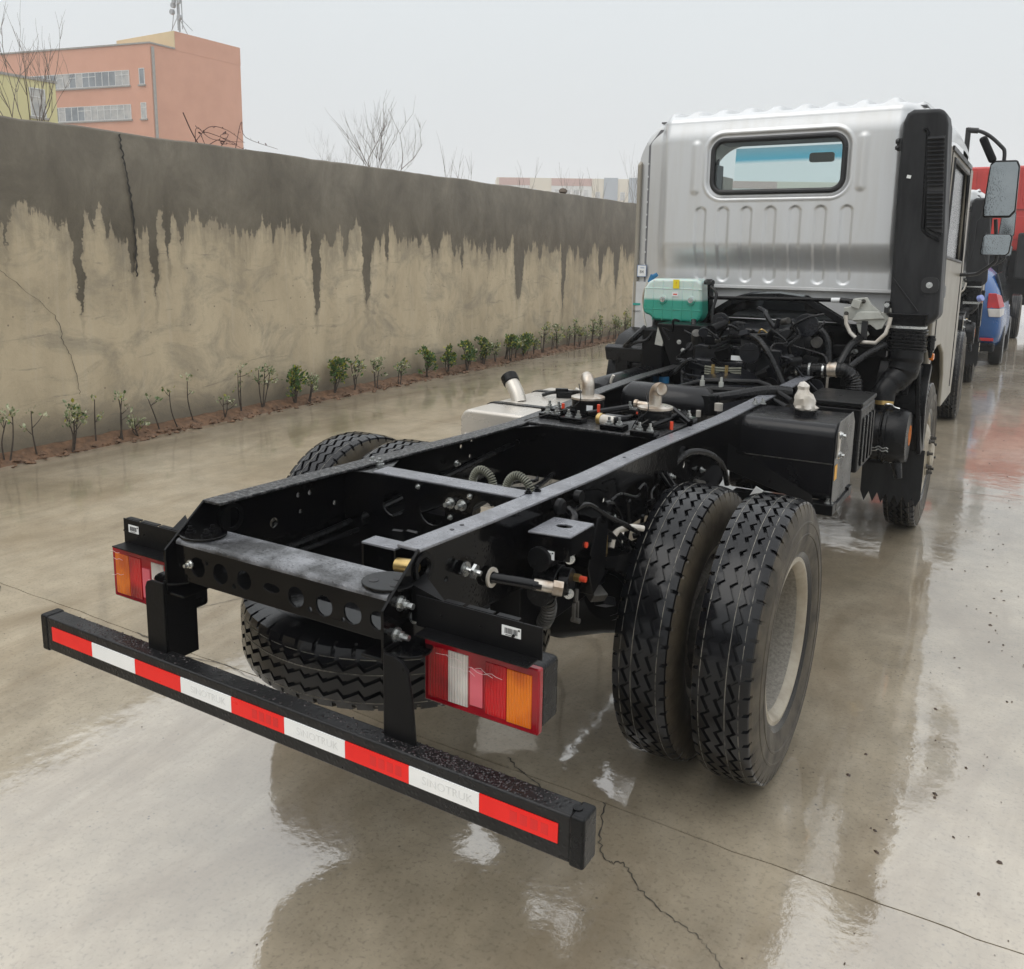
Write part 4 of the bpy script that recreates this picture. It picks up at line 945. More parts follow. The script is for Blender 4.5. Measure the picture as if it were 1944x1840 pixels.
# ------------------------------------------------------------------ wheels
def tyre_mesh():
    NP = 52; fr_ = [0, .2, .385, .40, .585, .60, .72, .86]
    D = .013
    cols = [(-.078, .276, 0, 1), (-.094, .305, 0, 1), (-.1045, .352, 0, 1), (-.106, .392, 0, 1), (-.101, .432, 0, 1), (-.094, .462, 0, 2), (-.090, .470, 0, 3), (-.0875, .4775, 0, 4), (-.0700, .4835, 0, 4)]
    gs = [(-.040, .0058, 1), (0.0, .0060, 1), (.040, .0058, 1)]
    for gx, hw, zw in gs:
        cols += [(gx-hw-.0005, .4872, zw, 0), (gx-hw, .4872-D, zw, 5), (gx+hw, .4872-D, zw, 5), (gx+hw+.0005, .4872, zw, 0)]
    cols += [(.0700, .4835, 0, 4), (.0875, .4775, 0, 4), (.090, .470, 0, 3), (.094, .462, 0, 2), (.101, .432, 0, 1), (.1040, .414, 0, 1), (.1065, .411, 0, 1), (.1070, .405, 0, 1), (.1052, .402, 0, 1), (.106, .392, 0, 1), (.1062, .372, 0, 1), (.1082, .370, 0, 1), (.1078, .364, 0, 1), (.1048, .362, 0, 1), (.1045, .352, 0, 1), (.094, .305, 0, 1), (.078, .276, 0, 1)]
    K = len(cols); T = NP*len(fr_); vs = []; fs = []; ms = []
    for t in range(T):
        p, k = divmod(t, len(fr_)); f = fr_[k]; th = 2*math.pi*(p+f)/NP
        zig = lerp(-1, 1, f/.72) if f <= .72 else lerp(1, -1, (f-.72)/.28)
        for (x, r, zw, kind) in cols:
            rr = r; xx = x+.0100*zig*zw
            if kind in (3, 4) and f in (.40, .585) and abs(x) > .08: rr -= .013; xx *= .985
            if kind == 2 and f in (.40, .585): rr -= .006
            vs.append((xx, rr*math.cos(th), rr*math.sin(th)))
    for t in range(T):
        t2 = (t+1) % T
        for j in range(K-1):
            fs.append((t*K+j, t*K+j+1, t2*K+j+1, t2*K+j)); ms.append(1 if abs((cols[j][0]+cols[j+1][0])/2) > .0905 else 0)
    mb = MB(); mb.v = vs; mb.f = fs; mb.m = ms
    # pale mould lines round the tread
    for x, r in ((-.063, .4852), (.061, .4855), (.020, .4884)):
        n = 104
        for i in range(0, n):
            a0, a1 = 2*math.pi*i/n, 2*math.pi*(i+1)/n
            mb.add([(x-.0011, r*math.cos(a0), r*math.sin(a0)), (x+.0011, r*math.cos(a0), r*math.sin(a0)), (x+.0011, r*math.cos(a1), r*math.sin(a1)), (x-.0011, r*math.cos(a1), r*math.sin(a1))], [(0, 1, 2, 3)], 2)
    return mb
tyre0 = tyre_mesh().build('tyre', [M['rubber'], M['sidewall'], M['mould_line']], None, smooth=28, fix=True)
mb = MB(); mb.lathe([(.272, -.082), (.286, -.082), (.290, -.076), (.283, -.068), (.262, -.058), (.262, .058), (.283, .068), (.290, .076), (.286, .084), (.272, .086), (.262, .080), (.247, .055), (.243, -.02), (.243, -.06), (.272, -.082)], (0, 0, 0), 'X', 56)
mb.lathe([(.2425, -.045), (.20, -.075), (.15, -.085), (.10, -.085), (.10, -.05), (.03, -.045), (.0, -.045)], (0, 0, 0), 'X', 40, 1)
rim0 = mb.build('rim', [M['rim'], M['rim_in']], None, smooth=35, fix=True)
rim_out = rim0.data.copy()
for p in rim_out.polygons:     # barrel inside the flange is grimy
    c = p.center; rr = math.hypot(c.y, c.z)
    if rr < .253 and c.x < .07: p.material_index = 1
rim0.data = rim_out
bpy.data.objects.remove(rim0); tyre_data = tyre0.data; bpy.data.objects.remove(tyre0)
mb = MB(); mb.lathe([(.272, -.082), (.286, -.082), (.290, -.076), (.262, -.058), (.262, .058), (.283, .068), (.290, .076), (.286, .084), (.272, .086), (.258, .078), (.245, .05), (.235, .062), (.20, .085), (.17, .10), (.135, .104), (.132, .11), (.085, .11), (.085, .128), (.07, .138), (0, .14)], (0, 0, 0), 'X', 48)
rf = mb.build('rim', M['rim'], None, smooth=35, fix=True); rim_front = rf.data; bpy.data.objects.remove(rf)
def wheel(x, y, z, face, kind='rear', parent=truck, rot=0.0, name='wheel', horiz=False):
    t = bpy.data.objects.new(name, None); COL.objects.link(t); t.empty_display_size = .1; t.parent = parent; t.location = (x, y, z)
    t.rotation_euler = (rot, R(90) if horiz else 0, 0 if face > 0 else R(180))
    for nm, d in (('tyre', tyre_data), ('rim', rim_out if kind == 'rear' else rim_front)):
        o = bpy.data.objects.new(nm, d); COL.objects.link(o); o.parent = t
    if kind == 'front':
        for i in range(8):
            a = 2*math.pi*i/8; bolt((.102, .115*math.cos(a), .115*math.sin(a)), (1, 0, 0), .016, .026, t, 'cast', 'wheel_nut')
    return t
AY = 1.474; TR_ = .4884
wheel(.850, AY, TR_-.001, 1, 'rear', rot=.3)
wheel(.586, AY, TR_-.001, -1, 'rear', rot=1.1)
wheel(-.985, AY, TR_-.001, -1, 'rear', rot=2.0)
wheel(-.700, AY, TR_-.001, 1, 'rear', rot=.7)
wheel(.905, 4.887, TR_-.001, 1, 'front', rot=.5)
wheel(-.845, 4.887, TR_-.001, -1, 'front', rot=.9)
for w_ in [o for o in truck.children if o.name.startswith('wheel') and abs(o.location.y-AY) < .01 and abs(o.location.x) > .75]:
    for i in range(8):
        a_ = 2*math.pi*i/8; bolt((-.075, .165*math.cos(a_), .165*math.sin(a_)), (1, 0, 0), .016, .024, w_, 'cast', 'wheel_nut')
    mb = MB(); mb.lathe([(.10, -.06), (.095, -.01), (.08, .0), (0, .002)], (0, 0, 0), 'X', 24); mb.build('hub', M['cast'], w_)
sw = wheel(-.10, .66, .648, 1, 'rear', name='spare_wheel', horiz=True); sw.rotation_euler = (0, R(-90), R(20))
for o_ in sw.children:
    if o_.name.startswith('tyre'):
        o_.material_slots[1].link = 'OBJECT'; o_.material_slots[1].material = M['rubber']
    else:
        for k_ in (0, 1): o_.material_slots[k_].link = 'OBJECT'; o_.material_slots[k_].material = M['frame_rough']
# tyre balance mark
mb = MB(); mb.obox((.1035, .39*math.cos(.9), .39*math.sin(.9)), (.002, .014, .022), (0, 0, 0)); mb.build('paint_mark', M['bag'], [o for o in truck.children if o.name == 'wheel'][0])

# ------------------------------------------------------------------ spare wheel carrier between the rails
mb = MB(); mb.plate([(-.30, .20), (.315, .20), (.315, .64), (-.30, .64)], [circ(-.145, .45, .055), circ(.20, .44, .055), circ(-.245, .30, .03)], 'Z', .835, .842)
cr_ = mb.build('carrier_plate', M['frame'], truck, bevel=.002)
for (x_, y_) in ((-.27, .24), (-.05, .25), (.05, .6), (.28, .25), (-.1, .6), (.0, .36)): bolt((x_, y_, .842), (0, 0, 1), .009, .01, cr_, 'frame_rough')
mb = MB(); mb.box(-.30, -.285, .14, .66, .843, .88); mb.box(.12, .30, .58, .60, .843, .90); mb.box(-.05, .10, .50, .515, .843, .93); mb.build('carrier_rib', M['frame'], cr_, bevel=.002)
for i, (x_, h) in enumerate(((-.02, .10), (.03, .115), (.08, .09))):
    mb = MB(); mb.obox((x_-.02, .59, .90), (.035, .012, h), (.3, .1*i, .2)); mb.build('carrier_tab', M['dull_tank'], cr_, bevel=.002)
mb = MB(); mb.plate([(.03, .33), (.145, .33), (.145, .39), (.03, .39)], [], 'Z', .988, .994); br = mb.build('winch_bracket', M['painted_sheen_top'], truck, bevel=.001)
mb = MB(); mb.box(.03, .037, .33, .39, .845, .9875); mb.box(.138, .145, .335, .39, .845, .9875); mb.build_each('bracket_side', M['frame'], br)
mb = MB(); mb.cyl((.155, .33, .95), (.205, .33, .955), .021, 14); mb.cyl((.205, .33, .955), (.222, .33, .957), .014, 8); mb.cyl((.19, .318, .925), (.19, .318, .905), .008, 8); mb.build('winch_drum', M['brass'], br)
# lengthwise cable conduit inside the left rail
mb = MB(); mb.tube(smoothpath([(-.33, .15, .885), (-.31, .5, .895), (-.28, .9, .93), (-.25, 1.5, .99), (-.26, 1.75, 1.0)]), .011, 8); mb.build('conduit', M['hose'], truck)
mb = MB(); mb.tube(smoothpath([(-.30, .16, .88), (-.27, .5, .885), (-.23, .9, .90)]), .008, 8); mb.build('conduit', M['hose'], truck)

for s in (-1, 1):
    mb = MB(); mb.box(s*.36-.05, s*.36+.05, .55, 1.25, .70, .861); mb.build('carrier_beam', M['frame_rough'], truck, bevel=.004)
mb = MB(); mb.box(-.31, .31, 1.0, 1.06, .62, .86); mb.build('carrier_cross_beam', M['frame_rough'], truck, bevel=.004)
# middle cross member
mb = MB(); mb.plate([(-.318, .868), (.398, .868), (.398, 1.083), (-.318, 1.083)], [circ(-.12, 1.0, .045), circ(.030, 1.0, .048), circ(.222, 1.012, .048), circ(-.235, .93, .02)], 'Y', .660, .667)
mc = mb.build('cross_member', M['frame'], truck, bevel=.002)
mb = MB(); mb.box(-.20, .336, .659, .735, 1.0835, 1.091); mb.build('top_sheet', M['painted_sheen_top'], mc, bevel=.003)
mb = MB(); mb.prism([(-.318, .60), (-.262, .655), (-.190, .662), (-.190, .74), (-.25, .86), (-.298, .90)], 'Z', 1.079, 1.0835); mb.build('gusset', M['frame'], mc, bevel=.002)
mb = MB(); mb.box(-.318, .398, .56, .667, .86, .868); mb.build('bottom_sheet', M['frame'], mc)
for x_ in (.100, .142): bolt((x_, .659, 1.035), (0, -1, 0), .012, .018, mc)
for x_ in (-.285, -.255): bolt((x_, .76, 1.0835), (0, 0, 1), .011, .012, mc)
for (x_, z_) in ((.17, 1.066), (-.02, 1.068), (.10, .99)): bolt((x_, .659, z_), (0, -1, 0), .006, .006, mc)
for (x_, y_) in ((.345, .70), (.355, .735)): bolt((x_, y_, 1.094), (0, 0, 1), .008, .008, mc, 'frame_rough')
# two coiled air lines arching up behind it
def coil(P, r, pitch, rw):
    P = smoothpath(P, 14); L_ = [0]
    for a, b_ in zip(P, P[1:]): L_.append(L_[-1]+(b_-a).length)
    mb = MB(); n_ = int(L_[-1]/pitch); core = MB()
    for i in range(n_):
        s = (i+.5)*pitch; k = max(j for j in range(len(L_)) if L_[j] <= s); k = min(k, len(P)-2); t = (s-L_[k])/max(1e-6, L_[k+1]-L_[k])
        c = P[k].lerp(P[k+1], t); d = (P[k+1]-P[k]).normalized(); u = d.orthogonal().normalized(); v = d.cross(u)
        ring = [c+(u*math.cos(2*math.pi*q/14)+v*math.sin(2*math.pi*q/14))*r for q in range(14)]
        mb.tube(ring+[ring[0]], rw, 5, caps=False)
    mb.tube(P, r*.86, 12, mi=1)
    return mb
for P in ([(-.015, .95, .98), (-.008, .95, 1.035), (.012, .95, 1.063), (.040, .95, 1.062), (.066, .95, 1.035), (.075, .95, .97)], [(.128, .93, .98), (.137, .93, 1.04), (.162, .93, 1.070), (.192, .93, 1.068), (.222, .93, 1.038), (.236, .93, .97)]):
    coil(P, .012, .0075, .0028).build('coiled_air_line', [M['coil'], M['hose']], truck)
mb = MB(); mb.tube(smoothpath([(.20, .80, .86), (.21, .85, .95), (.22, 1.0, .99), (.23, 1.25, .95)]), .024, 10); mb.tube([(.215, .78, .93), (.215, .78, 1.03)], .02, 10); mb.build('brake_pipe', M['oldsteel'], truck)

# second cross member with the exhaust vent canisters on top
mb = MB(); mb.box(-.262, .428, 1.66, 1.668, .862, 1.083); c2 = mb.build('cross_member', M['frame'], truck, bevel=.003)
mb = MB(); mb.box(-.255, .36, 1.6595, 2.02, 1.0835, 1.0915); mb.build('top_sheet', M['spotted_top'], c2, bevel=.003)
mb = MB(); mb.prism([(-.262, 1.45), (-.255, 1.66), (-.13, 1.66)], 'Z', 1.078, 1.0832); mb.build('gusset', M['frame'], c2, bevel=.001)
def canister(x, y, h0, elbow_dir, lab):
    z0 = 1.10
    mb = MB(); mb.lathe([(0, 0), (.078, 0), (.078, .008), (.068, .010), (.068, .058), (.071, .060), (.071, .066), (0, .066)], (x, y, z0), 'Z', 28); cn = mb.build('vent_canister', M['plastic'], truck, smooth=40)
    mb = MB(); mb.lathe([(.072, .0665), (.072, .075), (.060, .079), (.034, .082), (.0, .082)], (x, y, z0), 'Z', 28); mb.build('canister_lid', M['oldsteel'], cn)
    dx, dy = elbow_dir; P = []
    for i in range(9):
        a = R(90*i/8); P.append((x+dx*.030*(1-math.cos(a)), y+dy*.030*(1-math.cos(a)), z0+.082+.038+.030*math.sin(a)-.0))
    mb = MB(); mb.tube([(x, y, z0+.08)]+P+[(x+dx*.046, y+dy*.046, z0+.151)], .026, 16, caps=False); mb.cyl((x+dx*.044, y+dy*.044, z0+.151), (x+dx*.0445, y+dy*.0445, z0+.151), .024, 14); mb.build('elbow_pipe', M['oldsteel'], cn, smooth=50)
    # little wire tie
    mb = MB(); mb.tube(smoothpath([(x-.03, y-.03, z0+.13), (x+.0, y-.075, z0+.07), (x-.04, y-.085, z0+.03), (x-.06, y-.09, z0-.01)]), .0022, 5); mb.build('tie_wire', M['hose'], cn)
    return cn
k1 = canister(-.058, 1.92, 0, (-.6, .8), ''); k2 = canister(.270, 1.86, 0, (.8, -.6), '')
mb = MB(); mb.obox((-.02, 1.858, 1.133), (.026, .003, .030), (0, 0, .35)); mb.build('sticker', M['sticker'], k1)
mb = MB(); mb.cyl((.19, 1.86, 1.178), (.262, 1.86, 1.176), .012, 10); mb.cyl((.182, 1.86, 1.178), (.195, 1.86, 1.178), .017, 10); mb.build('pipe_stub', M['oldsteel'], k2)
# bolted rubber mounting feet and straps around them
for (x_, y_) in ((-.155, 1.78), (-.04, 1.75), (.165, 1.70), (.31, 1.66), (-.21, 1.9), (.09, 2.08), (.335, 2.02)):
    mb = MB(); mb.box(x_-.05, x_+.05, y_-.03, y_+.03, 1.092, 1.115); ft = mb.build('mount_foot', M['frame'], truck, bevel=.004)
    for d in (-.022, .022): bolt((x_+d, y_, 1.115), (0, 0, 1), .010, .016, ft)
for (p, q) in (((.0, 1.79, 1.125), (.10, 1.98, 1.135)), ((.31, 1.72, 1.125), (.345, 2.00, 1.135)), ((.30, 1.98, 1.15), (.42, 1.86, 1.12)), ((-.12, 1.80, 1.12), (-.02, 1.99, 1.13)), ((.14, 1.75, 1.12), (.22, 1.86, 1.13))):
    mb = MB(); mb.tube([p, q], .013, 8); mb.build('strap_bar', M['frame'], truck)
for (x_, y_, z_) in ((-.125, 1.82, 1.14), (.035, 1.83, 1.15), (.205, 1.84, 1.135), (.365, 1.80, 1.12)):
    mb = MB(); mb.cyl((x_, y_, z_-.02), (x_, y_, z_+.012), .007, 8); mb.build('plug', M['red_cap'], truck)
mb = MB(); mb.cyl((.075, 1.78, 1.112), (.145, 1.76, 1.112), .022, 14); vl = mb.build('filter_bowl', M['bag'], truck); mb = MB(); mb.cyl((.06, 1.785, 1.112), (.078, 1.78, 1.112), .026, 12); mb.build('bowl_ring', M['brass'], vl)
mb = MB(); mb.tube([(-.22, 1.66, 1.095), (-.08, 1.78, 1.14)], .0022, 6); mb.tube([(.24, 1.60, 1.095), (.29, 1.74, 1.14)], .0022, 6); mb.build_each('tie_wire', M['cast'], truck)

# ------------------------------------------------------------------ rear axle, springs, brakes (mostly in shade)
mb = MB(); mb.tube([(-.93, AY, .488), (-.5, AY, .488), (-.30, AY, .488), (-.12, AY, .488), (.10, AY, .488), (.27, AY, .488), (.47, AY, .488), (.80, AY, .488)], [.07, .08, .13, .19, .19, .13, .085, .07], 22); ax = mb.build('rear_axle', M['frame_rough'], truck)
mb = MB(); mb.lathe([(.0, -.20), (.10, -.19), (.165, -.13), (.19, -.05), (.195, .05), (.15, .12), (.07, .20), (.0, .22)], (-.03, AY, .488), 'Y', 24); mb.build('differential', M['frame_rough'], ax)
for s in (-1, 1):
    mb = MB()
    for i in range(8):
        hl = .66-.06*i; zc = .775-.013*i
        P = [(s*.46, AY-hl+q*hl/5, zc+.10*((q-5)/5)**2*(hl/.62)**2) for q in range(11)]
        for a, b_ in zip(P, P[1:]): mb.hexa([(a[0]-.038, a[1], a[2]), (a[0]+.038, a[1], a[2]), (b_[0]+.038, b_[1], b_[2]), (b_[0]-.038, b_[1], b_[2]), (a[0]-.038, a[1], a[2]+.0105), (a[0]+.038, a[1], a[2]+.0105), (b_[0]+.038, b_[1], b_[2]+.0105), (b_[0]-.038, b_[1], b_[2]+.0105)])
    sp = mb.build('leaf_spring', M['frame'], truck)
    mb = MB()
    for dy in (-.07, .07): mb.box(s*.46-.055, s*.46+.055, AY+dy-.012, AY+dy+.012, .55, .81)
    mb.box(s*.46-.06, s*.46+.06, AY-.1, AY+.1, .79, .815); mb.box(s*.46-.045, s*.46+.045, AY-.08, AY+.08, .53, .67); mb.build('spring_clamp', M['frame_rough'], sp, bevel=.003)
    mb = MB(); mb.cyl((s*.42, AY-.22, .62), (s*.42, AY-.36, .66), .085, 18); mb.cyl((s*.42, AY-.36, .66), (s*.42, AY-.37, .663), .07, 18); mb.build('brake_chamber', M['frame_rough'], truck)
    mb = MB(); mb.cyl((s*.70, AY-.02, .488), (s*.44, AY-.02, .488), .19, 24); mb.build('brake_drum', M['cast'], truck)
    mb = MB(); mb.tube([(s*.47, AY-.30, .55), (s*.60, AY-.20, .50)], .02, 8); mb.build('brake_rod', M['dull_tank'], truck)
    mb = MB(); mb.prism([(AY-.66, .86), (AY-.60, 1.0), (AY-.52, 1.0), (AY-.54, .80), (AY-.62, .76)], 'X', s*.44-.05, s*.44+.05); mb.build('spring_hanger', M['frame'], truck, bevel=.004)
# inner grey/white details at the spring seat
mb = MB(); mb.tube(smoothpath([(.47, 1.02, .86), (.47, 1.05, .90), (.49, 1.12, .905), (.52, 1.16, .895)]), .010, 10); mb.build('white_hose', M['bag'], truck)
mb = MB(); mb.box(.455, .462, 1.0, 1.012, .82, .905); mb.build('brass_strip', M['brass'], truck)

# hoses, clips and brackets crowding the space between and beside the rails
cr2 = random.Random(33)
for i in range(26):
    x_ = cr2.uniform(-.28, .36); y_ = cr2.uniform(.55, 2.1); z_ = cr2.uniform(.70, .90); P = [Vector((x_, y_, z_))]
    for k in range(4): P.append(P[-1]+Vector((cr2.uniform(-.10, .10), cr2.uniform(-.04, .22), cr2.uniform(-.06, .06))))
    mb = MB(); mb.tube(smoothpath(P, 5), cr2.choice([.006, .008, .011, .016]), 7); mb.build('air_hose', cr2.choice([M['hose'], M['hose'], M['frame'], M['engine']]), truck)
for i in range(18):
    x_ = cr2.uniform(.42, .465); y_ = cr2.uniform(.85, 2.2); z_ = cr2.uniform(.66, 1.0); s = cr2.uniform(.015, .034)
    mb = MB()
    if cr2.random() < .5: mb.obox((x_, y_, z_), (s*1.5, s*2, s), (cr2.uniform(-.5, .5), cr2.uniform(-.5, .5), cr2.uniform(-.5, .5)))
    else: mb.cyl((x_, y_, z_), (x_+cr2.uniform(-.06, .06), y_+cr2.uniform(.03, .12), z_+cr2.uniform(-.06, .06)), s*.45, 10)
    mb.build('brake_fitting', cr2.choice([M['frame'], M['frame_rough'], M['plastic'], M['cast']]), truck, bevel=.003)
for i in range(9):
    P = [Vector((cr2.uniform(.44, .50), cr2.uniform(.9, 1.6), cr2.uniform(.85, 1.04)))]
    for k in range(3): P.append(P[-1]+Vector((cr2.uniform(-.015, .010), cr2.uniform(-.02, .16), cr2.uniform(-.12, .02))))
    mb = MB(); mb.tube(smoothpath(P, 5), cr2.choice([.004, .006, .009]), 7); mb.build('brake_hose', cr2.choice([M['hose'], M['frame']]), truck)
for (x_, y_, z_) in ((.435, .95, .98), (.437, 1.12, .93), (.437, 1.62, .96), (.46, 1.9, .93), (-.27, .95, .93), (-.25, 1.2, 1.0)):
    bolt((x_, y_, z_), (1 if x_ > 0 else 1, 0, 0), .009, .010, truck)
# twin relay valve block on the right rail
mb = MB(); mb.plate([(.432, .545), (.555, .56), (.555, .705), (.432, .70)], [circ(.495, .64, .024, 16, .018)], 'Z', 1.032, 1.039); vb = mb.build('valve_bracket', M['painted_sheen_top'], truck, bevel=.003)
mb = MB(); mb.box(.550, .557, .56, .705, .985, 1.0315); mb.box(.435, .555, .553, .560, .97, 1.0315); mb.build('bracket_lip', M['frame'], vb)
for zc in (.985, .885):
    mb = MB(); mb.cyl((.43, .62, zc), (.50, .62, zc), .045, 20); mb.cyl((.50, .62, zc), (.53, .625, zc), .040, 18); mb.cyl((.47, .62, zc-.02), (.47, .54, zc-.02), .035, 16); vv = mb.build('relay_valve', M['plastic'], truck, bevel=.003)
    mb = MB(); mb.cyl((.525, .648, zc+.008), (.545, .648, zc+.008), .012, 6); mb.build('brass_nut', M['brass'], vv)
    mb = MB(); mb.cyl((.545, .648, zc+.008), (.562, .648, zc+.008), .0085, 10); mb.build('red_cap', M['red_cap'], vv)
    bolt((.53, .608, zc-.026), (.6, -.8, 0), .010, .008, vv)
barcode(vb, .462, .512, .968, .992, .552, 8)
mb = MB(); mb.tube(smoothpath([(.44, .80, 1.03), (.46, .86, 1.04), (.50, .93, .99), (.53, 1.0, .95)]), .008, 6); mb.tube(smoothpath([(.44, .77, 1.045), (.47, .75, 1.03), (.47, .72, 1.0)]), .012, 8); mb.build('air_hose', M['hose'], truck)
mb = MB(); mb.lathe([(.0, 0), (.026, 0), (.026, .012), (.018, .02), (0, .02)], (.432, .72, 1.062), 'X', 16); mb.lathe([(.0, 0), (.02, 0), (.02, .02), (0, .02)], (.434, .83, 1.068), 'X', 14); mb.build_each('rail_fitting', M['frame_rough'], truck)
# shackle pin with pale washer, rod and hexagon nut, plus a loose bolt
mb = MB(); mb.cyl((.400, .405, .945), (.52, .470, .925), .014, 12); sp_ = mb.build('shackle_pin', M['dull_tank'], truck)
mb = MB(); mb.lathe([(.017, 0), (.027, 0), (.027, .006), (.017, .006)], (.404, .405, .945), 'X', 20, closed=True); mb.build('washer', M['bag'], sp_)
mb = MB(); mb.cyl((.50, .462, .928), (.545, .484, .921), .0155, 12); mb.cyl((.545, .484, .921), (.568, .496, .917), .021, 6); mb.build('hex_nut', M['oldsteel'], sp_)
mb = MB(); mb.cyl((.394, .296, 1.0), (.400, .296, 1.0), .019, 16); mb.cyl((.400, .296, 1.0), (.44, .300, .995), .007, 10); mb.cyl((.418, .298, .998), (.426, .299, .997), .02, 6); mb.build('bolt', M['steel'], truck)
coil([(.44, .60, .86), (.46, .62, .82), (.45, .64, .77), (.42, .66, .72)], .020, .012, .004).build('return_spring', [M['cast'], M['hose']], truck)
mb = MB(); mb.box(.532, .542, .625, .633, .775, .825); mb.box(.532, .542, .645, .653, .775, .825); mb.cyl((.537, .639, .825), (.537, .643, .862), .007, 8); mb.cyl((.525, .639, .772), (.552, .639, .772), .008, 8); mb.build('clevis', M['cast'], truck, bevel=.002)

# ------------------------------------------------------------------ tanks and boxes along the rails
# left pale fuel tank
mb = MB(); mb.prism(rrect(-.935, -.435, .48, .985, .06, 5), 'Y', 2.24, 3.15); ft = mb.build('fuel_tank', M['tank_al'], truck, bevel=.018, seg=3, smooth=50)
for y in (2.47, 2.95):
    mb = MB(); mb.prism(rrect(-.942, -.428, .473, .992, .066, 5), 'Y', y, y+.045); mb.build('tank_strap', M['hose'], ft, bevel=.003)
mb = MB(); mb.tube(smoothpath([(-.80, 2.62, .97), (-.83, 2.64, 1.02), (-.885, 2.67, 1.075)]), .040, 18); mb.build('filler_neck', M['tank_al'], ft)
mb = MB(); mb.tube([(-.880, 2.667, 1.070), (-.912, 2.685, 1.104)], .047, 18); mb.build('filler_cap', M['plastic'], ft, bevel=.004)
mb = MB(); mb.obox((-.64, 2.86, 1.005), (.11, .07, .035), (0, 0, .4)); mb.obox((-.66, 2.84, 1.028), (.07, .03, .02), (0, 0, .5)); sd_ = mb.build('fuel_sender', M['plastic'], ft, bevel=.004)
mb = MB(); mb.tube(smoothpath([(-.76, 2.80, .995), (-.70, 2.82, 1.015), (-.62, 2.86, 1.02), (-.52, 2.80, 1.035), (-.44, 2.70, 1.04)]), .010, 8); mb.build('fuel_line', M['hose'], ft)
mb = MB(); mb.tube(smoothpath([(-.60, 2.9, 1.03), (-.55, 2.86, 1.025), (-.49, 2.78, 1.03)]), .011, 8); mb.build('pale_line', M['bag'], ft)
mb = MB(); mb.obox((-.86, 2.235, .83), (.10, .012, .022), (0, .55, 0)); mb.build('tank_rib', M['tank_al'], ft, bevel=.005)
# long black silencer / pipe in front of it and an air reservoir across the frame
mb = MB(); mb.lathe([(0, -.42), (.07, -.41), (.10, -.36), (.10, .36), (.07, .41), (0, .42)], (-.62, 3.62, .955), 'Y', 28); at = mb.build('air_reservoir', M['dull_tank'], truck)
mb = MB(); mb.tube(smoothpath([(-.56, 3.28, .93), (-.555, 3.26, 1.03), (-.535, 3.25, 1.075)]), .009, 8); mb.tube([(-.56, 3.28, .985), (-.44, 3.35, 1.03)], .008, 8); mb.build('pale_pipe', M['bag'], at)
mb = MB(); mb.lathe([(0, -.245), (.06, -.24), (.092, -.20), (.094, .20), (.06, .235), (0, .24)], (-.015, 2.78, 1.035), 'X', 30); mb.build('air_reservoir', M['dull_tank'], truck, smooth=45)
mb = MB()
for x_ in (-.2, .14): mb.box(x_-.02, x_+.02, 2.70, 2.86, .93, .96)
mb.build('reservoir_saddle', M['frame_rough'], truck)
# right black tank with rounded shoulders
prof = rrect(2.40, 2.80, .735, 1.075, .055, 6)
mb = MB(); mb.prism(prof, 'X', .425, .872); rt_ = mb.build('side_tank', M['dull_tank'], truck, bevel=.010, seg=3, smooth=50)
mb = MB(); mb.box(.43, .868, 2.396, 2.399, .905, .909); mb.build('weld_seam', M['cast'], rt_)
mb = MB(); mb.prism([(2.39, .72), (2.81, .72), (2.81, 1.03), (2.75, 1.085), (2.45, 1.085), (2.39, 1.03)], 'X', .8725, .876); mb.build('end_sheet', M['dull_tank'], rt_, bevel=.002)
mb = MB(); mb.box(.8765, .884, 2.415, 2.450, .93, 1.045); gs_ = mb.build('gauge_strap', M['bag'], rt_, bevel=.002)
bolt((.884, 2.432, 1.03), (1, 0, 0), .012, .012, gs_); bolt((.884, 2.432, .945), (1, 0, 0), .012, .012, gs_)
mb = MB(); mb.box(.8765, .8775, 2.405, 2.455, .835, .90); mb.build('sticker', M['amber_sticker'], rt_, smooth=0)
mb = MB(); mb.cyl((.70, 2.59, 1.075), (.70, 2.59, 1.10), .05, 20); mb.build('filler_collar', M['plastic'], rt_)
# crumpled bag tied over the filler
bgm = MB(); n_ = 22; vs = []; fs = []; rr_ = random.Random(8)
pr = [(.058, 0), (.066, .012), (.064, .030), (.058, .050), (.060, .066), (.052, .084), (.038, .100), (.030, .115), (.034, .132), (.018, .150), (.004, .156)]
for (r_, h) in pr:
    for j in range(n_):
        a = 2*math.pi*j/n_; q = r_*(1+.24*mnoise.noise(Vector((math.cos(a)*2.2, math.sin(a)*2.2, h*45)))+.05*math.sin(5*a+h*60)); vs.append((.70+.74*q*math.cos(a)-.14*h, 2.59+.74*q*math.sin(a), 1.098+.80*h+.007*mnoise.noise(Vector((a*2, h*50, 3)))))
for i in range(len(pr)-1):
    for j in range(n_): fs.append((i*n_+j, i*n_+(j+1) % n_, (i+1)*n_+(j+1) % n_, (i+1)*n_+j))
bgm.add(vs, fs).build('wrapped_filler_cap', M['bag'], rt_, smooth=25)
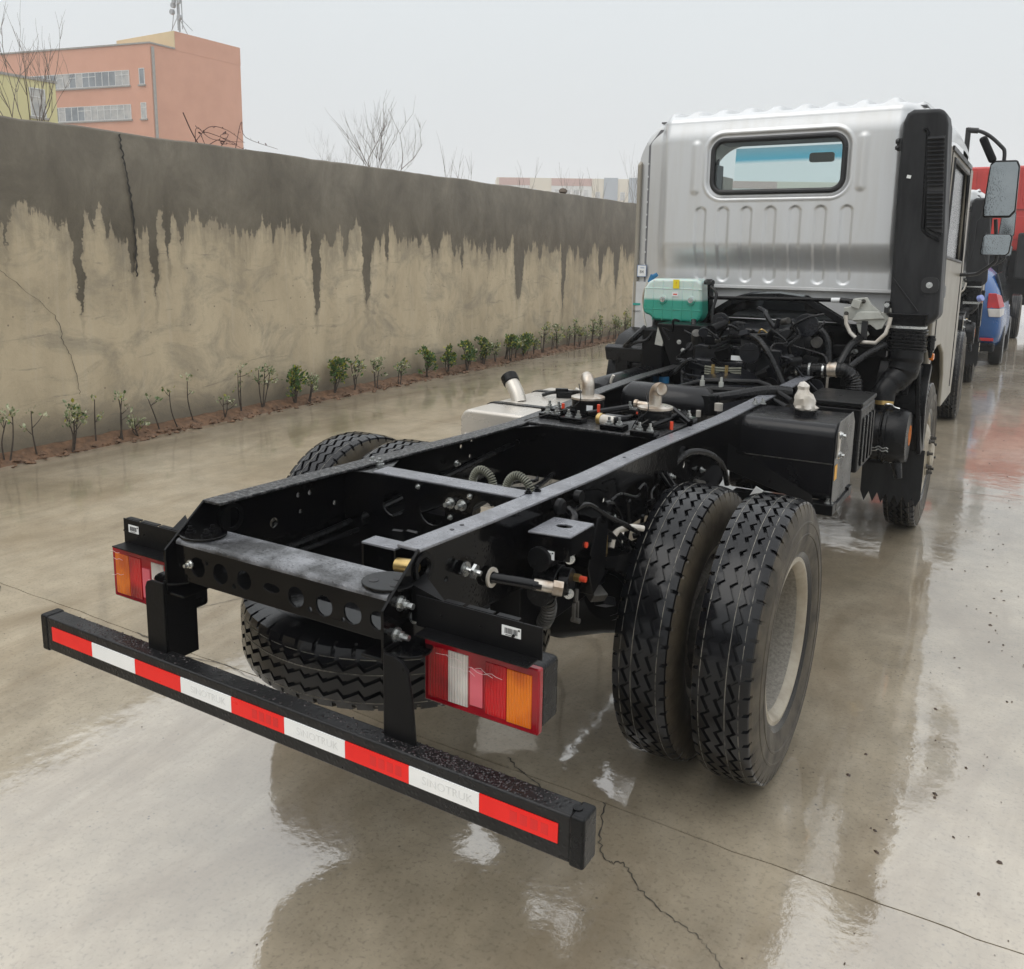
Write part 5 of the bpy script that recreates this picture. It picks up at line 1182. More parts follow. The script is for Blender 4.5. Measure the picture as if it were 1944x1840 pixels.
# step / tank bracket
mb = MB(); mb.box(.45, .885, 2.38, 2.45, .685, .732); mb.box(.45, .885, 2.74, 2.81, .685, .732); mb.box(.80, .885, 2.46, 2.74, .69, .72); st = mb.build('tank_bracket', M['frame_rough'], truck, bevel=.003)
bolt((.86, 2.415, .732), (0, 0, 1), .014, .012, st)
mb = MB(); mb.hexa([(.40, 2.18, .90), (.404, 2.18, .90), (.80, 2.38, .72), (.796, 2.38, .72), (.40, 2.18, 1.03), (.404, 2.18, 1.03), (.80, 2.38, .765), (.796, 2.38, .765)]); mb.build('stay_plate', M['frame_rough'], truck)
mb = MB(); mb.obox((.60, 2.23, .78), (.035, .004, .05), (.2, .5, .3)); mb.build('paper_tag', M['sticker'], truck)
mb = MB(); mb.tube(smoothpath([(.43, 1.68, 1.0), (.46, 1.76, 1.03), (.50, 1.86, 1.01), (.53, 1.95, .95), (.54, 2.0, .86)]), .012, 10); mb.tube(smoothpath([(.44, 1.55, .99), (.46, 1.60, .93), (.50, 1.65, .88)]), .010, 8); mb.tube(smoothpath([(.44, 1.50, 1.0), (.48, 1.58, .90), (.53, 1.64, .87)]), .008, 8); mb.build('air_hose', M['hose'], truck)
# battery box
mb = MB(); mb.box(.60, .868, 3.02, 3.42, .735, 1.055); bb = mb.build('battery_box', M['plastic'], truck, bevel=.012)
mb = MB(); mb.box(.595, .873, 3.015, 3.425, 1.057, 1.085); mb.build('box_lid', M['plastic'], bb, bevel=.008)
mb = MB()
for y in (3.08, 3.18, 3.28, 3.36): mb.box(.868, .876, y, y+.035, .76, 1.0)
mb.build('box_rib', M['plastic'], bb, bevel=.004)
mb = MB(); mb.box(.50, .60, 3.02, 3.40, .74, 1.03); mb.build('electric_box', M['plastic'], truck, bevel=.01)

# ------------------------------------------------------------------ engine bay behind and under the cab
mb = MB(); mb.box(-.24, .30, 3.75, 5.2, .72, 1.24); mb.prism([(-.20, 1.24), (.26, 1.24), (.22, 1.34), (-.16, 1.34)], 'Y', 3.85, 5.2); mb.box(-.22, .10, 3.70, 3.748, .95, 1.16); en = mb.build('engine', M['engine'], truck, bevel=.02)
mb = MB(); mb.lathe([(0, -.50), (.12, -.48), (.16, -.2), (.20, .1), (.24, .30), (.27, .38), (.27, .42), (0, .42)], (.03, 3.25, .86), 'Y', 24); mb.build('gearbox', M['engine'], truck)
er = random.Random(21)
for i in range(46):
    x_ = er.uniform(-.26, .50); z_ = er.uniform(.98, 1.40); y_ = er.uniform(3.62, 3.86); s = er.uniform(.02, .07)
    mb = MB(); k = er.random()
    if k < .4: mb.obox((x_, y_, z_), (s*1.6, s, s*er.uniform(.6, 1.4)), (er.uniform(-.4, .4), er.uniform(-.4, .4), er.uniform(-.6, .6)))
    elif k < .75: mb.cyl((x_, y_, z_), (x_+er.uniform(-.09, .09), y_-er.uniform(.01, .08), z_+er.uniform(-.06, .06)), s*.45, 12)
    else: mb.lathe([(0, 0), (s, 0), (s, .02), (s*.6, .03), (s*.6, .05), (0, .05)], (x_, y_, z_), 'Y', 14)
    mb.build('engine_fitting', er.choice([M['engine'], M['engine'], M['engine'], M['plastic'], M['cast'], M['frame_rough']]), en, bevel=.003)
for i in range(26):
    x_ = er.uniform(-.3, .52); z_ = er.uniform(.96, 1.42); y_ = er.uniform(3.58, 3.75); P = [Vector((x_, y_, z_))]
    for k in range(4): P.append(P[-1]+Vector((er.uniform(-.10, .10), er.uniform(-.05, .05), er.uniform(-.08, .07))))
    mb = MB(); mb.tube(smoothpath(P, 5), er.choice([.005, .007, .010, .014]), 7); mb.build('engine_hose', er.choice([M['hose'], M['hose'], M['hose'], M['engine'], M['frame_rough']]), en)
for (x_, z_, a) in ((-.02, 1.375, .3), (.14, 1.345, -.2)):
    mb = MB(); mb.tube(smoothpath([(x_, 3.80, z_-.03), (x_+.02, 3.79, z_), (x_+.05, 3.80, z_-.02)]), .006, 6); mb.build('yellow_wire', M['yellow'] if a > 0 else M['brass'], en)
mb = MB(); mb.obox((.065, 3.66, 1.18), (.075, .003, .028), (0, 0, 0)); mb.build('sticker', M['sticker'], en)
# bundle of pipes with brass clips
for k in range(4):
    mb = MB(); mb.tube(smoothpath([(-.10, 3.58, 1.085+.014*k), (.0, 3.57, 1.083+.014*k), (.115, 3.58, 1.09+.014*k)]), .006, 7); mb.build('pipe', M['coil'], en)
for x_ in (-.055, .025): mb = MB(); mb.box(x_, x_+.018, 3.56, 3.568, 1.07, 1.145); mb.build('pipe_clip', M['brass'], en)
# compressor / starter barrel
mb = MB(); mb.lathe([(0, -.09), (.085, -.08), (.10, -.03), (.10, .06), (.07, .09), (0, .10)], (.33, 3.85, 1.27), 'Y', 24); mb.build('alternator', M['engine'], en)
# hoses measured from the bay
def hose(P, r, nm='hose', mt='hose', n=10): mb = MB(); mb.tube(smoothpath(P, 7), r, n); return mb.build(nm, M[mt], truck)
hose([(-.30, 3.92, 1.37), (-.288, 3.9, 1.33), (-.227, 3.86, 1.272), (-.126, 3.8, 1.262), (.019, 3.7, 1.300), (.161, 3.62, 1.315), (.25, 3.55, 1.265), (.33, 3.52, 1.15), (.385, 3.5, 1.05), (.42, 3.5, .98)], .017)
hose([(-.227, 4.0, 1.575), (-.183, 3.98, 1.53), (-.192, 3.95, 1.43), (-.172, 3.92, 1.33), (-.092, 3.88, 1.285), (.055, 3.8, 1.30), (.2, 3.8, 1.32), (.32, 3.85, 1.36)], .010)
hose([(.40, 3.92, 1.30), (.43, 3.9, 1.345), (.48, 3.86, 1.35), (.525, 3.84, 1.29), (.545, 3.82, 1.16)], .022)
hose([(.58, 3.9, 1.13), (.62, 4.0, 1.25), (.66, 4.1, 1.30)], .022); hose([(.62, 3.9, 1.12), (.72, 4.0, 1.22), (.80, 4.1, 1.27)], .018)
# intake pipe with clamps turning down into the filter
ip = hose([(.345, 3.80, 1.128), (.40, 3.8, 1.130), (.47, 3.8, 1.131), (.55, 3.8, 1.136)], .040, 'intake_pipe', 'hose', 18)
for x_ in (.375, .445, .52): mb = MB(); mb.cyl((x_, 3.8, 1.131), (x_+.011, 3.8, 1.131), .0425, 20); mb.build('hose_clamp', M['steel'], ip)
mb = MB(); mb.cyl((.548, 3.8, 1.136), (.600, 3.8, 1.140), .041, 20); mb.cyl((.553, 3.8, 1.136), (.560, 3.8, 1.136), .045, 20); mb.cyl((.588, 3.8, 1.139), (.595, 3.8, 1.14), .045, 20); mb.build('pipe_joint', M['oldsteel'], ip)
P = smoothpath([(.600, 3.8, 1.14), (.65, 3.8, 1.135), (.69, 3.8, 1.09), (.697, 3.8, 1.03), (.695, 3.8, .985), (.685, 3.8, .93)], 9)
mb = MB(); mb.tube(P, [(.041 if i < 14 else (.041+.006*(i % 2)) if i < 34 else lerp(.042, .058, (i-34)/11)) for i in range(len(P))], 18); mb.build('intake_elbow', M['hose'], ip)
for k in range(0, 20, 4):
    c = P[k]; d = (P[min(k+1, len(P)-1)]-P[max(k-1, 0)]).normalized(); u = d.orthogonal().normalized(); v = d.cross(u); ring = [c+(u*math.cos(2*math.pi*q/18)+v*math.sin(2*math.pi*q/18))*.0415 for q in range(18)]
    mb = MB(); mb.tube(ring+[ring[0]], .003, 5, caps=False); mb.build('elbow_rib', M['hose'], ip)
mb = MB(); mb.cyl((.683, 3.8, .915), (.683, 3.8, .935), .060, 22); mb.build('hose_clamp', M['steel'], ip)
mb = MB(); mb.box(.553, .566, 3.75, 3.754, 1.02, 1.10); mb.build('chain_strip', M['oldsteel'], ip)
# frame tubes over the gearbox
mb = MB(); mb.tube([(-.12, 2.95, 1.055), (.03, 3.02, 1.105), (.08, 3.05, 1.118), (.36, 3.05, 1.135), (.42, 3.02, 1.125), (.56, 2.92, 1.075)], .017, 12); mb.tube([(-.10, 2.92, 1.03), (.05, 2.98, 1.08), (.36, 3.0, 1.095), (.55, 2.88, 1.045)], .021, 12); tb_ = mb.build('bridge_tube', M['frame'], truck)
for x_ in (.085, .185): mb = MB(); mb.cyl((x_, 2.99, 1.10), (x_, 2.99, 1.13), .013, 8); mb.cyl((x_, 2.99, 1.13), (x_, 2.99, 1.155), .007, 8); mb.build('stud', M['latch'], tb_)
hose([(.10, 2.75, 1.06), (.25, 2.8, 1.08), (.42, 2.95, 1.11), (.52, 3.05, 1.10)], .028, 'harness', 'hose')
mb = MB(); mb.cyl((.20, 2.75, 1.0), (.20, 2.75, 1.10), .05, 16); mb.cyl((.05, 2.9, 1.02), (.05, 2.9, 1.10), .03, 12); mb.build_each('shift_housing', M['plastic'], truck, bevel=.004)
mb = MB(); mb.cyl((.30, 2.6, 1.05), (.30, 2.6, 1.085), .02, 12); mb.cyl((.22, 2.55, 1.02), (.22, 2.55, 1.05), .012, 10); mb.build_each('pale_plug', M['tank_al'], truck)
for (x_, y_) in ((.47, 2.6), (.50, 2.62)): bolt((x_, y_, 1.10), (0, 0, 1), .011, .014, truck)
# left support pillar with its four bolts
mb = MB(); mb.prism([(-.50, 1.345), (-.175, 1.345), (-.185, 1.19), (-.145, .95), (-.36, .93), (-.40, 1.10)], 'Y', 3.80, 3.83); pl = mb.build('cab_support', M['frame_rough'], truck, bevel=.006)
for (x_, z_) in ((-.345, 1.238), (-.243, 1.244), (-.317, 1.188), (-.213, 1.185)): bolt((x_, 3.799, z_), (0, -1, 0), .010, .008, pl)
mb = MB(); mb.cyl((-.275, 3.7985, 1.215), (-.275, 3.799, 1.215), .026, 18); mb.build('support_hole', M['ink'], pl, fix=False)
mb = MB(); mb.box(-.50, -.18, 3.83, 4.05, 1.32, 1.345); mb.build('support_shelf', M['frame_rough'], pl)
mb = MB(); mb.obox((-.475, 3.82, 1.27), (.055, .02, .13), (0, .15, 0)); mb.build('pale_bracket', M['latch'], pl, bevel=.003)
# black fender parts on the left and the fuel filter
mb = MB(); P = [(4.05, .60), (4.0, .93), (4.05, 1.10), (4.2, 1.22), (4.45, 1.27), (4.45, 1.22), (4.24, 1.17), (4.10, 1.08), (4.05, .93), (4.09, .60)]
mb.prism(P, 'X', -.93, -.56); lf_ = mb.build('mudguard', M['plastic'], truck, bevel=.006)
for (x_, z_) in ((-.80, 1.02), (-.68, 1.0)): mb = MB(); mb.box(x_-.05, x_+.04, 3.975, 4.005, z_-.06, z_+.06); mb.build('guard_boss', M['plastic'], lf_, bevel=.006)
mb = MB(); mb.obox((-.78, 3.99, 1.12), (.28, .06, .10), (.35, 0, 0)); mb.build('guard_step', M['plastic'], lf_, bevel=.01)
mb = MB(); mb.tube(smoothpath([(-.84, 4.0, 1.03), (-.80, 3.98, 1.13), (-.72, 3.96, 1.22), (-.64, 3.98, 1.30)]), .022, 8); mb.tube(smoothpath([(-.78, 3.98, 1.15), (-.70, 3.95, 1.20), (-.62, 3.95, 1.22), (-.58, 3.96, 1.28)]), .012, 8); mb.build('guard_stay', M['hose'], lf_)
mb = MB(); mb.box(-.66, -.50, 3.95, 4.2, .93, 1.30); mb.build('guard_inner', M['frame_rough'], lf_, bevel=.02)
mb = MB(); mb.cyl((-.372, 3.6, .985), (-.372, 3.6, 1.045), .045, 18); ff = mb.build('fuel_filter', M['blue_cap'], truck); mb = MB(); mb.cyl((-.372, 3.6, 1.0455), (-.372, 3.6, 1.075), .048, 18); mb.build('filter_head', M['dull_tank'], ff, bevel=.004)
# right mudguard behind the front wheel, with a serrated rubber flap
mb = MB(); mb.prism([(4.30, .62), (4.22, .92), (4.26, 1.06), (4.36, 1.15), (4.40, 1.12), (4.31, 1.03), (4.27, .92), (4.34, .62)], 'X', .745, 1.03); rg = mb.build('mudguard', M['plastic'], truck, bevel=.006)
mb = MB(); mb.hexa([(1.005, 4.21, .62), (1.03, 4.21, .62), (1.03, 4.42, .62), (1.005, 4.42, .62), (.955, 4.19, 1.14), (.985, 4.19, 1.14), (.985, 4.42, 1.14), (.955, 4.42, 1.14)]); mb.build('guard_side', M['plastic'], rg, bevel=.008)
mb = MB(); mb.box(.87, .935, 4.185, 4.215, .97, 1.06); mb.build('guard_boss', M['plastic'], rg, bevel=.008)
tee = [(.70, .62), (1.05, .62)]
bott = []
for i in range(9): bott += [(1.05-.35*i/8.5-.0, .335 if i % 1 == 0 else .3), (1.05-.35*(i+.5)/8.5, .285)]
ol = [(.70, .63), (1.045, .63), (1.045, .33)]
for i in range(7): ol += [(1.045-.049*(i+.5), .272), (1.045-.049*(i+1), .335)]
mb = MB(); mb.prism(ol, 'Y', 4.30, 4.306); mb.build('rubber_flap', M['panel'], rg, smooth=0)
# air cleaner drum lying across behind it
mb = MB(); pr = [(0, -.17), (.12, -.17), (.15, -.165)]
for k in range(5): pr += [(.152, -.15+.034*k), (.152, -.125+.034*k), (.148, -.122+.034*k), (.148, -.119+.034*k)]
pr += [(.158, .025), (.166, .03), (.166, .045), (.158, .05), (.160, .10), (.155, .14), (.145, .155), (.08, .16), (0, .16)]
mb.lathe(pr, (.822, 4.02, .755), 'X', 40); ac = mb.build('air_cleaner', M['plastic'], truck, smooth=40)
mb = MB(); mb.lathe([(0, .1605), (.06, .1605), (.06, .1625), (0, .1625)], (.822, 4.02, .765), 'X', 24); mb.build('cleaner_badge', M['orange'], ac)
mb = MB(); mb.box(.66, .86, 4.0, 4.2, .585, .60); mb.build('cleaner_bracket', M['frame_rough'], ac)
for dz in (0, -.016): mb = MB(); mb.tube(smoothpath([(.795, 3.865, .70+dz), (.825, 3.858, .705+dz), (.845, 3.857, .715+dz), (.865, 3.857, .705+dz), (.885, 3.858, .712+dz), (.895, 3.86, .704+dz)]), .0035, 6); mb.build('clip_wire', M['steel'], ac)
mb = MB(); mb.tube(smoothpath([(.835, 4.0, .925), (.845, 3.98, .94), (.875, 3.98, .942), (.89, 4.0, .925), (.92, 4.0, .918)]), .005, 6); mb.build('clip_wire', M['steel'], ac)
mb = MB(); mb.cyl((.93, 3.98, .60), (.95, 3.96, .52), .03, 12, .022); mb.build('dust_valve', M['hose'], ac); 
mb = MB(); mb.cyl((.922, 3.985, .62), (.926, 3.983, .61), .035, 14); mb.build('hose_clamp', M['steel'], ac)
# duct dropping from the panel: bellows, elbow, clamp
mb = MB(); pr = []
for k in range(7): pr += [(.086, k*.020), (.100, .004+k*.020), (.100, .012+k*.020), (.086, .016+k*.020)]
vs = []; n_ = 32
pts = [(r_, h) for r_, h in pr]
for (r_, h) in pts:
    for p in rrect(-r_-.008, r_+.008, -r_*.85, r_*.85, .05, 7): vs.append((.902+p[0], 4.17+p[1], 1.232+h))
kk = len(rrect(-1, 1, -1, 1, .05, 7)); fs = []
for i in range(len(pts)-1):
    for j in range(kk): fs.append((i*kk+j, i*kk+(j+1) % kk, (i+1)*kk+(j+1) % kk, (i+1)*kk+j))
mb.add(vs, fs); be = mb.build('duct_bellows', M['hose'], truck, smooth=30)
mb = MB(); mb.prism(rrect(.802, 1.002, 4.09, 4.25, .05, 6), 'Z', 1.37, 1.384); mb.build('bellows_clamp', M['steel'], be, smooth=40)
mb = MB(); mb.tube(smoothpath([(.905, 4.15, 1.235), (.908, 4.14, 1.17), (.895, 4.12, 1.10), (.85, 4.08, 1.045), (.822, 4.05, 1.0), (.820, 4.04, .95)], 6), [.095]*6+[.085]*6+[.075]*6+[.066]*13, 20); du = mb.build('air_duct', M['plastic'], truck, smooth=50)
mb = MB(); mb.cyl((.820, 4.04, .935), (.820, 4.04, .965), .062, 20); mb.build('duct_clamp', M['brass'], du)
mb = MB(); mb.cyl((.820, 4.04, .90), (.820, 4.04, .94), .055, 18); mb.build('duct_neck', M['plastic'], du)

# ------------------------------------------------------------------ cab
CX, CY = .04, 4.30
def drop(xl):
    d = max(0., abs(xl)-.695); return .27-math.sqrt(max(0., .0729-d*d))
def shoulder(xl): return .10*sstep(0, 1, max(abs(xl)-.70, 0)/.10)+.2*max(0, abs(xl)-.80)
cabside = [(4.40, 1.25), (4.40, 2.38), (4.46, 2.42), (4.60, 2.43), (5.85, 2.43), (6.04, 2.42), (6.33, 1.62), (6.36, .95), (6.30, .72), (5.52, .72), (5.50, .95), (5.34, 1.12), (5.10, 1.20), (4.87, 1.21), (4.62, 1.18), (4.45, 1.06)]
WIN = [(4.72, 1.78), (5.95, 1.74), (5.86, 2.36), (4.76, 2.37)]
cab = None
for s in (-1, 1):
    xo = CX+s*.965
    mb = MB(); mb.plate(cabside, [WIN], 'X', xo-s*.03, xo); o = mb.build('cab' if s < 0 else 'cab_side', M['silver_side_reflection'], truck if s < 0 else cab, bevel=.012, seg=3)
    if s < 0: cab = o
    mb = MB(); mb.prism([(y, z) for y, z in WIN], 'X', xo-s*.018, xo-s*.014); mb.build('door_glass', M['glass'], cab, smooth=0)
    mb = MB(); W2 = WIN+[WIN[0]]; mb.tube([(xo+s*.001, y, z) for y, z in W2], .012, 6); mb.build('window_seal', M['gasket'], cab)
    # door shut line and handle
    mb = MB(); mb.tube([(xo+s*.0005, 4.62, 1.22), (xo+s*.0005, 4.60, 2.40)], .005, 5); mb.tube([(xo+s*.0005, 5.98, 2.40), (xo+s*.0005, 6.10, 1.70), (xo+s*.0005, 6.08, .8)], .005, 5); mb.build_each('door_seam', M['gasket'], cab)
    mb = MB(); mb.prism(rrect(4.68, 4.86, 1.52, 1.60, .03, 5), 'X', xo, xo+s*.018); mb.build('door_handle', M['plastic'], cab, bevel=.006)
    mb = MB(); mb.box(*sorted((xo, xo+s*.022)), 4.44, 4.50, 1.16, 1.20); mb.build('side_marker', M['orange'], cab, bevel=.006)
    mb = MB(); mb.prism([(4.58, 2.43), (6.0, 2.43), (6.0, 2.40), (4.58, 2.405)], 'X', xo, xo+s*.012); mb.build('rain_gutter', M['gasket'], cab)

# rear wall: pressed sheet with bulge, ribs and a window opening
WX0_, WX1_, WZ0_, WZ1_ = -.372, .462, 2.158, 2.508        # window opening outline (incl. gasket)
def wcorner(x, z, r=.085):                                  # signed distance to the rounded window rectangle
    cx_, cz_ = (WX0_+WX1_)/2, (WZ0_+WZ1_)/2; dx = abs(x-cx_)-(WX1_-WX0_)/2+r; dz = abs(z-cz_)-(WZ1_-WZ0_)/2+r
    return math.hypot(max(dx, 0), max(dz, 0))+min(max(dx, dz), 0)-r
RIBX = [-.424, -.273, -.122, .030, .182, .334, .487]
def capsule(x, z, cx, z0, z1, hw):
    zc = max(z0+hw, min(z1-hw, z)); return math.hypot(x-cx, z-zc)-hw
def back_y(x, z):
    xl = x-CX
    e = max(abs(xl)-.70, 0)/.10
    y = CY+.10*sstep(0, 1, e)+(0.02*max(0, abs(xl)-.80)/.1)            # shoulder folding back to the flank
    inn = 1-sstep(0, 1, e)
    y += .030*sstep(2.50, 2.66, z)                                       # leans forward at the top
    # undercut near the bottom, then a flat lip
    y += (.062*sstep(1.86, 1.67, z))*inn if z > 1.60 else .062*inn
    # seven pressed vertical ribs, two short ones beside the window, a swage round it
    d = min(capsule(x, z, c, 1.60, 2.080, .036) for c in RIBX)
    y += .010*(1-sstep(-.008, .003, d))*inn
    for c in (-.470, .555): y -= .011*(1-sstep(-.03, .010, capsule(x, z, c, 2.16, 2.50, .030)))*inn
    dw = wcorner(x, z); y += .012*(1-sstep(.012, .030, dw)); y -= .004*(1-sstep(.004, .014, abs(dw-.036)))
    return y
nx, nz_ = 260, 190; xs = [CX-.955+1.91*i/nx for i in range(nx+1)]; zs = [1.575+(2.615-1.575)*j/nz_ for j in range(nz_+1)]
vs = []; fs = []
for z in zs:
    for x in xs:
        zz = 1.575+(z-1.575)*(1.04-drop(x-CX))/1.04
        vs.append((x, back_y(x, zz), zz))
for j in range(nz_):
    for i in range(nx):
        xc, zc = (xs[i]+xs[i+1])/2, (zs[j]+zs[j+1])/2
        if abs(xc-CX) < .69 and wcorner(xc, zc) < -.012: continue
        fs.append((j*(nx+1)+i, j*(nx+1)+i+1, (j+1)*(nx+1)+i+1, (j+1)*(nx+1)+i))
mb = MB(); mb.add(vs, fs); bw = mb.build('rear_wall', M['silver'], cab, smooth=60)
# roof: rounded edge then corrugated sheet
vs = []; fs = []; prof = []
for i in range(9):
    a = R(90*i/8); prof.append((CY+.03+.07*(1-math.cos(a))+.0, 2.615+.055*math.sin(a)))
prof += [(CY+.11+.06*k, 2.672+.004*k) for k in range(1, 6)]+[(4.9, 2.70), (5.5, 2.71), (5.85, 2.70), (6.04, 2.655)]
nxr = 230
for (y, z) in prof:
    for i in range(nxr+1):
        x = CX-.962+1.924*i/nxr; xl = x-CX; e = sstep(.70, .962, abs(xl))
        ph = ((xl+.80)/.172) % 1.0
        rb_ = sstep(.0, .34, ph)*(1-sstep(.50, .62, ph)) if abs(xl) < .80 else 0
        on = sstep(CY+.045, CY+.13, y)*(1-sstep(5.6, 5.85, y))
        vs.append((x, y+shoulder(xl)*max(0, 1-max(0, y-CY)/.5), z+.034*rb_*on-drop(xl)))
for j in range(len(prof)-1):
    for i in range(nxr): fs.append((j*(nxr+1)+i, j*(nxr+1)+i+1, (j+1)*(nxr+1)+i+1, (j+1)*(nxr+1)+i))
mb = MB(); mb.add(vs, fs); mb.build('roof', M['silver'], cab, smooth=60)
# corner flanks and lower skirts
for s in (-1, 1):
    xo = CX+s*.965; xi = CX+s*.80
    mb = MB(); mb.hexa([(xi, 4.385, 1.25), (xo, 4.405, 1.25), (xo, 4.45, 1.25), (xi, 4.45, 1.25), (xi, 4.385, 1.58), (xo, 4.405, 1.58), (xo, 4.45, 1.58), (xi, 4.45, 1.58)])
    fk = mb.build('corner_flank', M['silver_side_reflection'] if s > 0 else M['white_paint'], cab)
mb = MB()
for k in range(9): mb.lathe([(0, 0), (.007, 0), (.006, .002), (0, .003)], (-.845, 4.403, 1.70+.085*k), 'Y', 10)
mb.build('rivet_row', M['silver'], cab)
# bottom lip and white floor beam under the rear wall
mb = MB(); mb.box(CX-.76, CX+.78, 4.355, 4.375, 1.558, 1.578); mb.build('wall_lip', M['white_paint'], cab, bevel=.003)
mb = MB(); mb.plate([(-.42, 1.36), (.80, 1.36), (.80, 1.556), (-.42, 1.556)], [[(-.34, 1.365), (.50, 1.365), (.50, 1.40), (.28, 1.525), (.10, 1.545), (-.08, 1.535), (-.20, 1.50), (-.34, 1.40)]], 'Y', 4.40, 4.42); mb.build('floor_beam', M['white_paint'], cab)
mb = MB(); ar = [(-.40, 4.375, 1.34), (-.33, 4.375, 1.41), (-.20, 4.375, 1.495), (-.08, 4.375, 1.525), (.10, 4.375, 1.535), (.28, 4.375, 1.515), (.50, 4.375, 1.395), (.58, 4.375, 1.33)]
for a, b_ in zip(ar, ar[1:]): mb.hexa([(a[0], 4.36, a[2]-.045), (b_[0], 4.36, b_[2]-.045), (b_[0], 4.9, b_[2]-.045), (a[0], 4.9, a[2]-.045), (a[0], 4.36, a[2]), (b_[0], 4.36, b_[2]), (b_[0], 4.9, b_[2]), (a[0], 4.9, a[2])])
mb.build('engine_tunnel', M['plastic'], cab, bevel=.004)
mb = MB(); mb.box(-.85, .90, 4.42, 5.9, 1.30, 1.34); mb.build('cab_floor', M['frame_rough'], cab)
mb = MB(); mb.box(-.86, .94, 5.0, 6.2, .72, .75); mb.box(-.86, .94, 5.3, 5.33, .75, 1.3); mb.build('cab_underside', M['frame_rough'], cab)
# rear window: seal, glass
lo_ = rrect(WX0_+.012, WX1_-.012, WZ0_+.012, WZ1_-.012, .075, 8)
mb = MB(); mb.tube([(p[0], CY+.008, p[1]) for p in lo_]+[(lo_[0][0], CY+.008, lo_[0][1])], .017, 10, caps=False); mb.build('window_seal', M['gasket'], cab)
mb = MB(); mb.prism(lo_, 'Y', CY+.014, CY+.018); mb.build('rear_window', M['glass'], cab, smooth=0)
# inside of the cab
mb = MB(); mb.box(-.87, -.85, 4.43, 4.72, 1.34, 2.52); mb.box(.93, .95, 4.43, 4.70, 1.34, 2.52); mb.box(-.78, .86, 4.45, 5.98, 2.645, 2.655); mb.box(-.87, -.85, 5.90, 6.06, 1.5, 2.5)
mb.box(-.85, .93, 5.80, 6.30, 1.34, 1.66); mb.box(-.87, -.845, 4.72, 5.95, 1.34, 1.76); mb.box(.925, .95, 4.72, 5.95, 1.34, 1.76)
mb.plate([(-.85, 1.58), (.93, 1.58), (.93, 2.50), (.85, 2.60), (-.77, 2.60), (-.85, 2.50)], [rrect(WX0_-.03, WX1_+.03, WZ0_-.03, WZ1_+.03, .1, 5)], 'Y', 4.415, 4.425); mb.build('cab_lining', M['interior'], cab, smooth=0)
for x_ in (-.42, .45):
    mb = MB(); mb.box(x_-.24, x_+.24, 4.60, 4.72, 1.5, 2.10); mb.box(x_-.24, x_+.24, 4.6, 5.1, 1.40, 1.52); mb.build('seat', M['interior'], cab, bevel=.03)
mb = MB(); mb.add([(-.74, 6.03, 2.635), (.80, 6.03, 2.635), (.94, 6.32, 1.64), (-.86, 6.32, 1.64)], [(0, 1, 2, 3)]); mb.build('windshield', M['windshield'], cab, smooth=0)
mb = MB(); mb.box(-.92, 1.0, 6.30, 6.36, .72, 1.64); mb.box(-.92, -.85, 6.03, 6.34, 1.6, 2.42); mb.box(.93, 1.0, 6.03, 6.34, 1.6, 2.42); mb.build('front_panel', M['silver_side_reflection'], cab)
mb = MB(); mb.prism(rrect(-.108, .077, 2.487, 2.558, .02, 5), 'Y', 5.85, 5.875); mb.build('inside_mirror', M['mirror_painted_reflection'], cab)
# stickers on the left flank
mb = MB(); mb.box(-.895, -.827, 4.3995, 4.400, 1.555+.06, 1.695); a_ = mb.build('sticker', M['ink_blue'], cab, smooth=0)
mb = MB(); mb.box(-.892, -.830, 4.399, 4.3994, 1.618, 1.692); mb.build('sticker_face', M['sticker'], cab, smooth=0)
text('84', .030, (-.861, 4.3985, 1.648), (R(90), 0, 0), M['ink'], cab)
mb = MB(); mb.box(-.872, -.842, 4.3986, 4.3989, 1.674, 1.678); mb.build('sticker_line', M['ink_blue'], cab, smooth=0)
mb = MB(); mb.box(-.915, -.860, 4.397, 4.3978, 1.415, 1.43); mb.build('sticker', M['ink_green'], cab, smooth=0)
text('HOWO', .017, (-.885, 4.3965, 1.372), (R(90), 0, 0), M['ink'], cab)

# black ventilation panel on the right rear corner
def panel_mesh(plain):
    n_ = 14; vs = []; fs = []; mb = MB()
    # outline in (x,z), tapering upward; depth y 4.10..4.34
    ol = [(.800, 1.385), (1.005, 1.385), (1.060, 1.44), (1.046, 1.90), (1.012, 2.50), (1.000, 2.555), (.975, 2.585), (.83, 2.590), (.798, 2.570), (.780, 2.52), (.778, 2.2), (.792, 1.60)]
    mb.prism(ol, 'Y', 4.135, 4.40)
    return mb
pn = panel_mesh(False).build('side_deflector', M['panel'], truck, bevel=.028, seg=4)
tag(pn, 'black intake panel with louvres')
# louvre recess frame and slats
def lz(z): return lerp(0, .045, (2.45-z)/.7)
mb = MB(); P = [(.892, 2.47), (.905, 2.478), (.915, 2.46), (.935, 1.93), (.965, 1.90), (1.028, 1.868)]
mb.tube([(x_+0.0, 4.132, z_) for x_, z_ in P], .009, 6); mb.tube([(.914, 4.130, 2.44), (.952, 4.130, 1.94), (1.03, 4.130, 1.90)], .006, 6); mb.build('louvre_frame', M['plastic'], pn)
mb = MB(); mb.hexa([(.955, 4.126, 1.93), (1.038, 4.126, 1.91), (1.038, 4.133, 1.91), (.955, 4.133, 1.93), (.912, 4.126, 2.43), (1.004, 4.126, 2.44), (1.004, 4.133, 2.44), (.912, 4.133, 2.43)]); mb.build('louvre_back', M['ink'], pn, smooth=0)
for k in range(22):
    if k == 12: continue
    z = 2.425-.0228*k; x0 = lerp(.918, .957, (2.43-z)/.5); x1 = lerp(1.0, 1.036, (2.44-z)/.52)
    mb = MB(); mb.obox(((x0+x1)/2, 4.118, z), (x1-x0, .020, .0075), (.7, 0, 0)); mb.build('slat', M['panel'], pn)
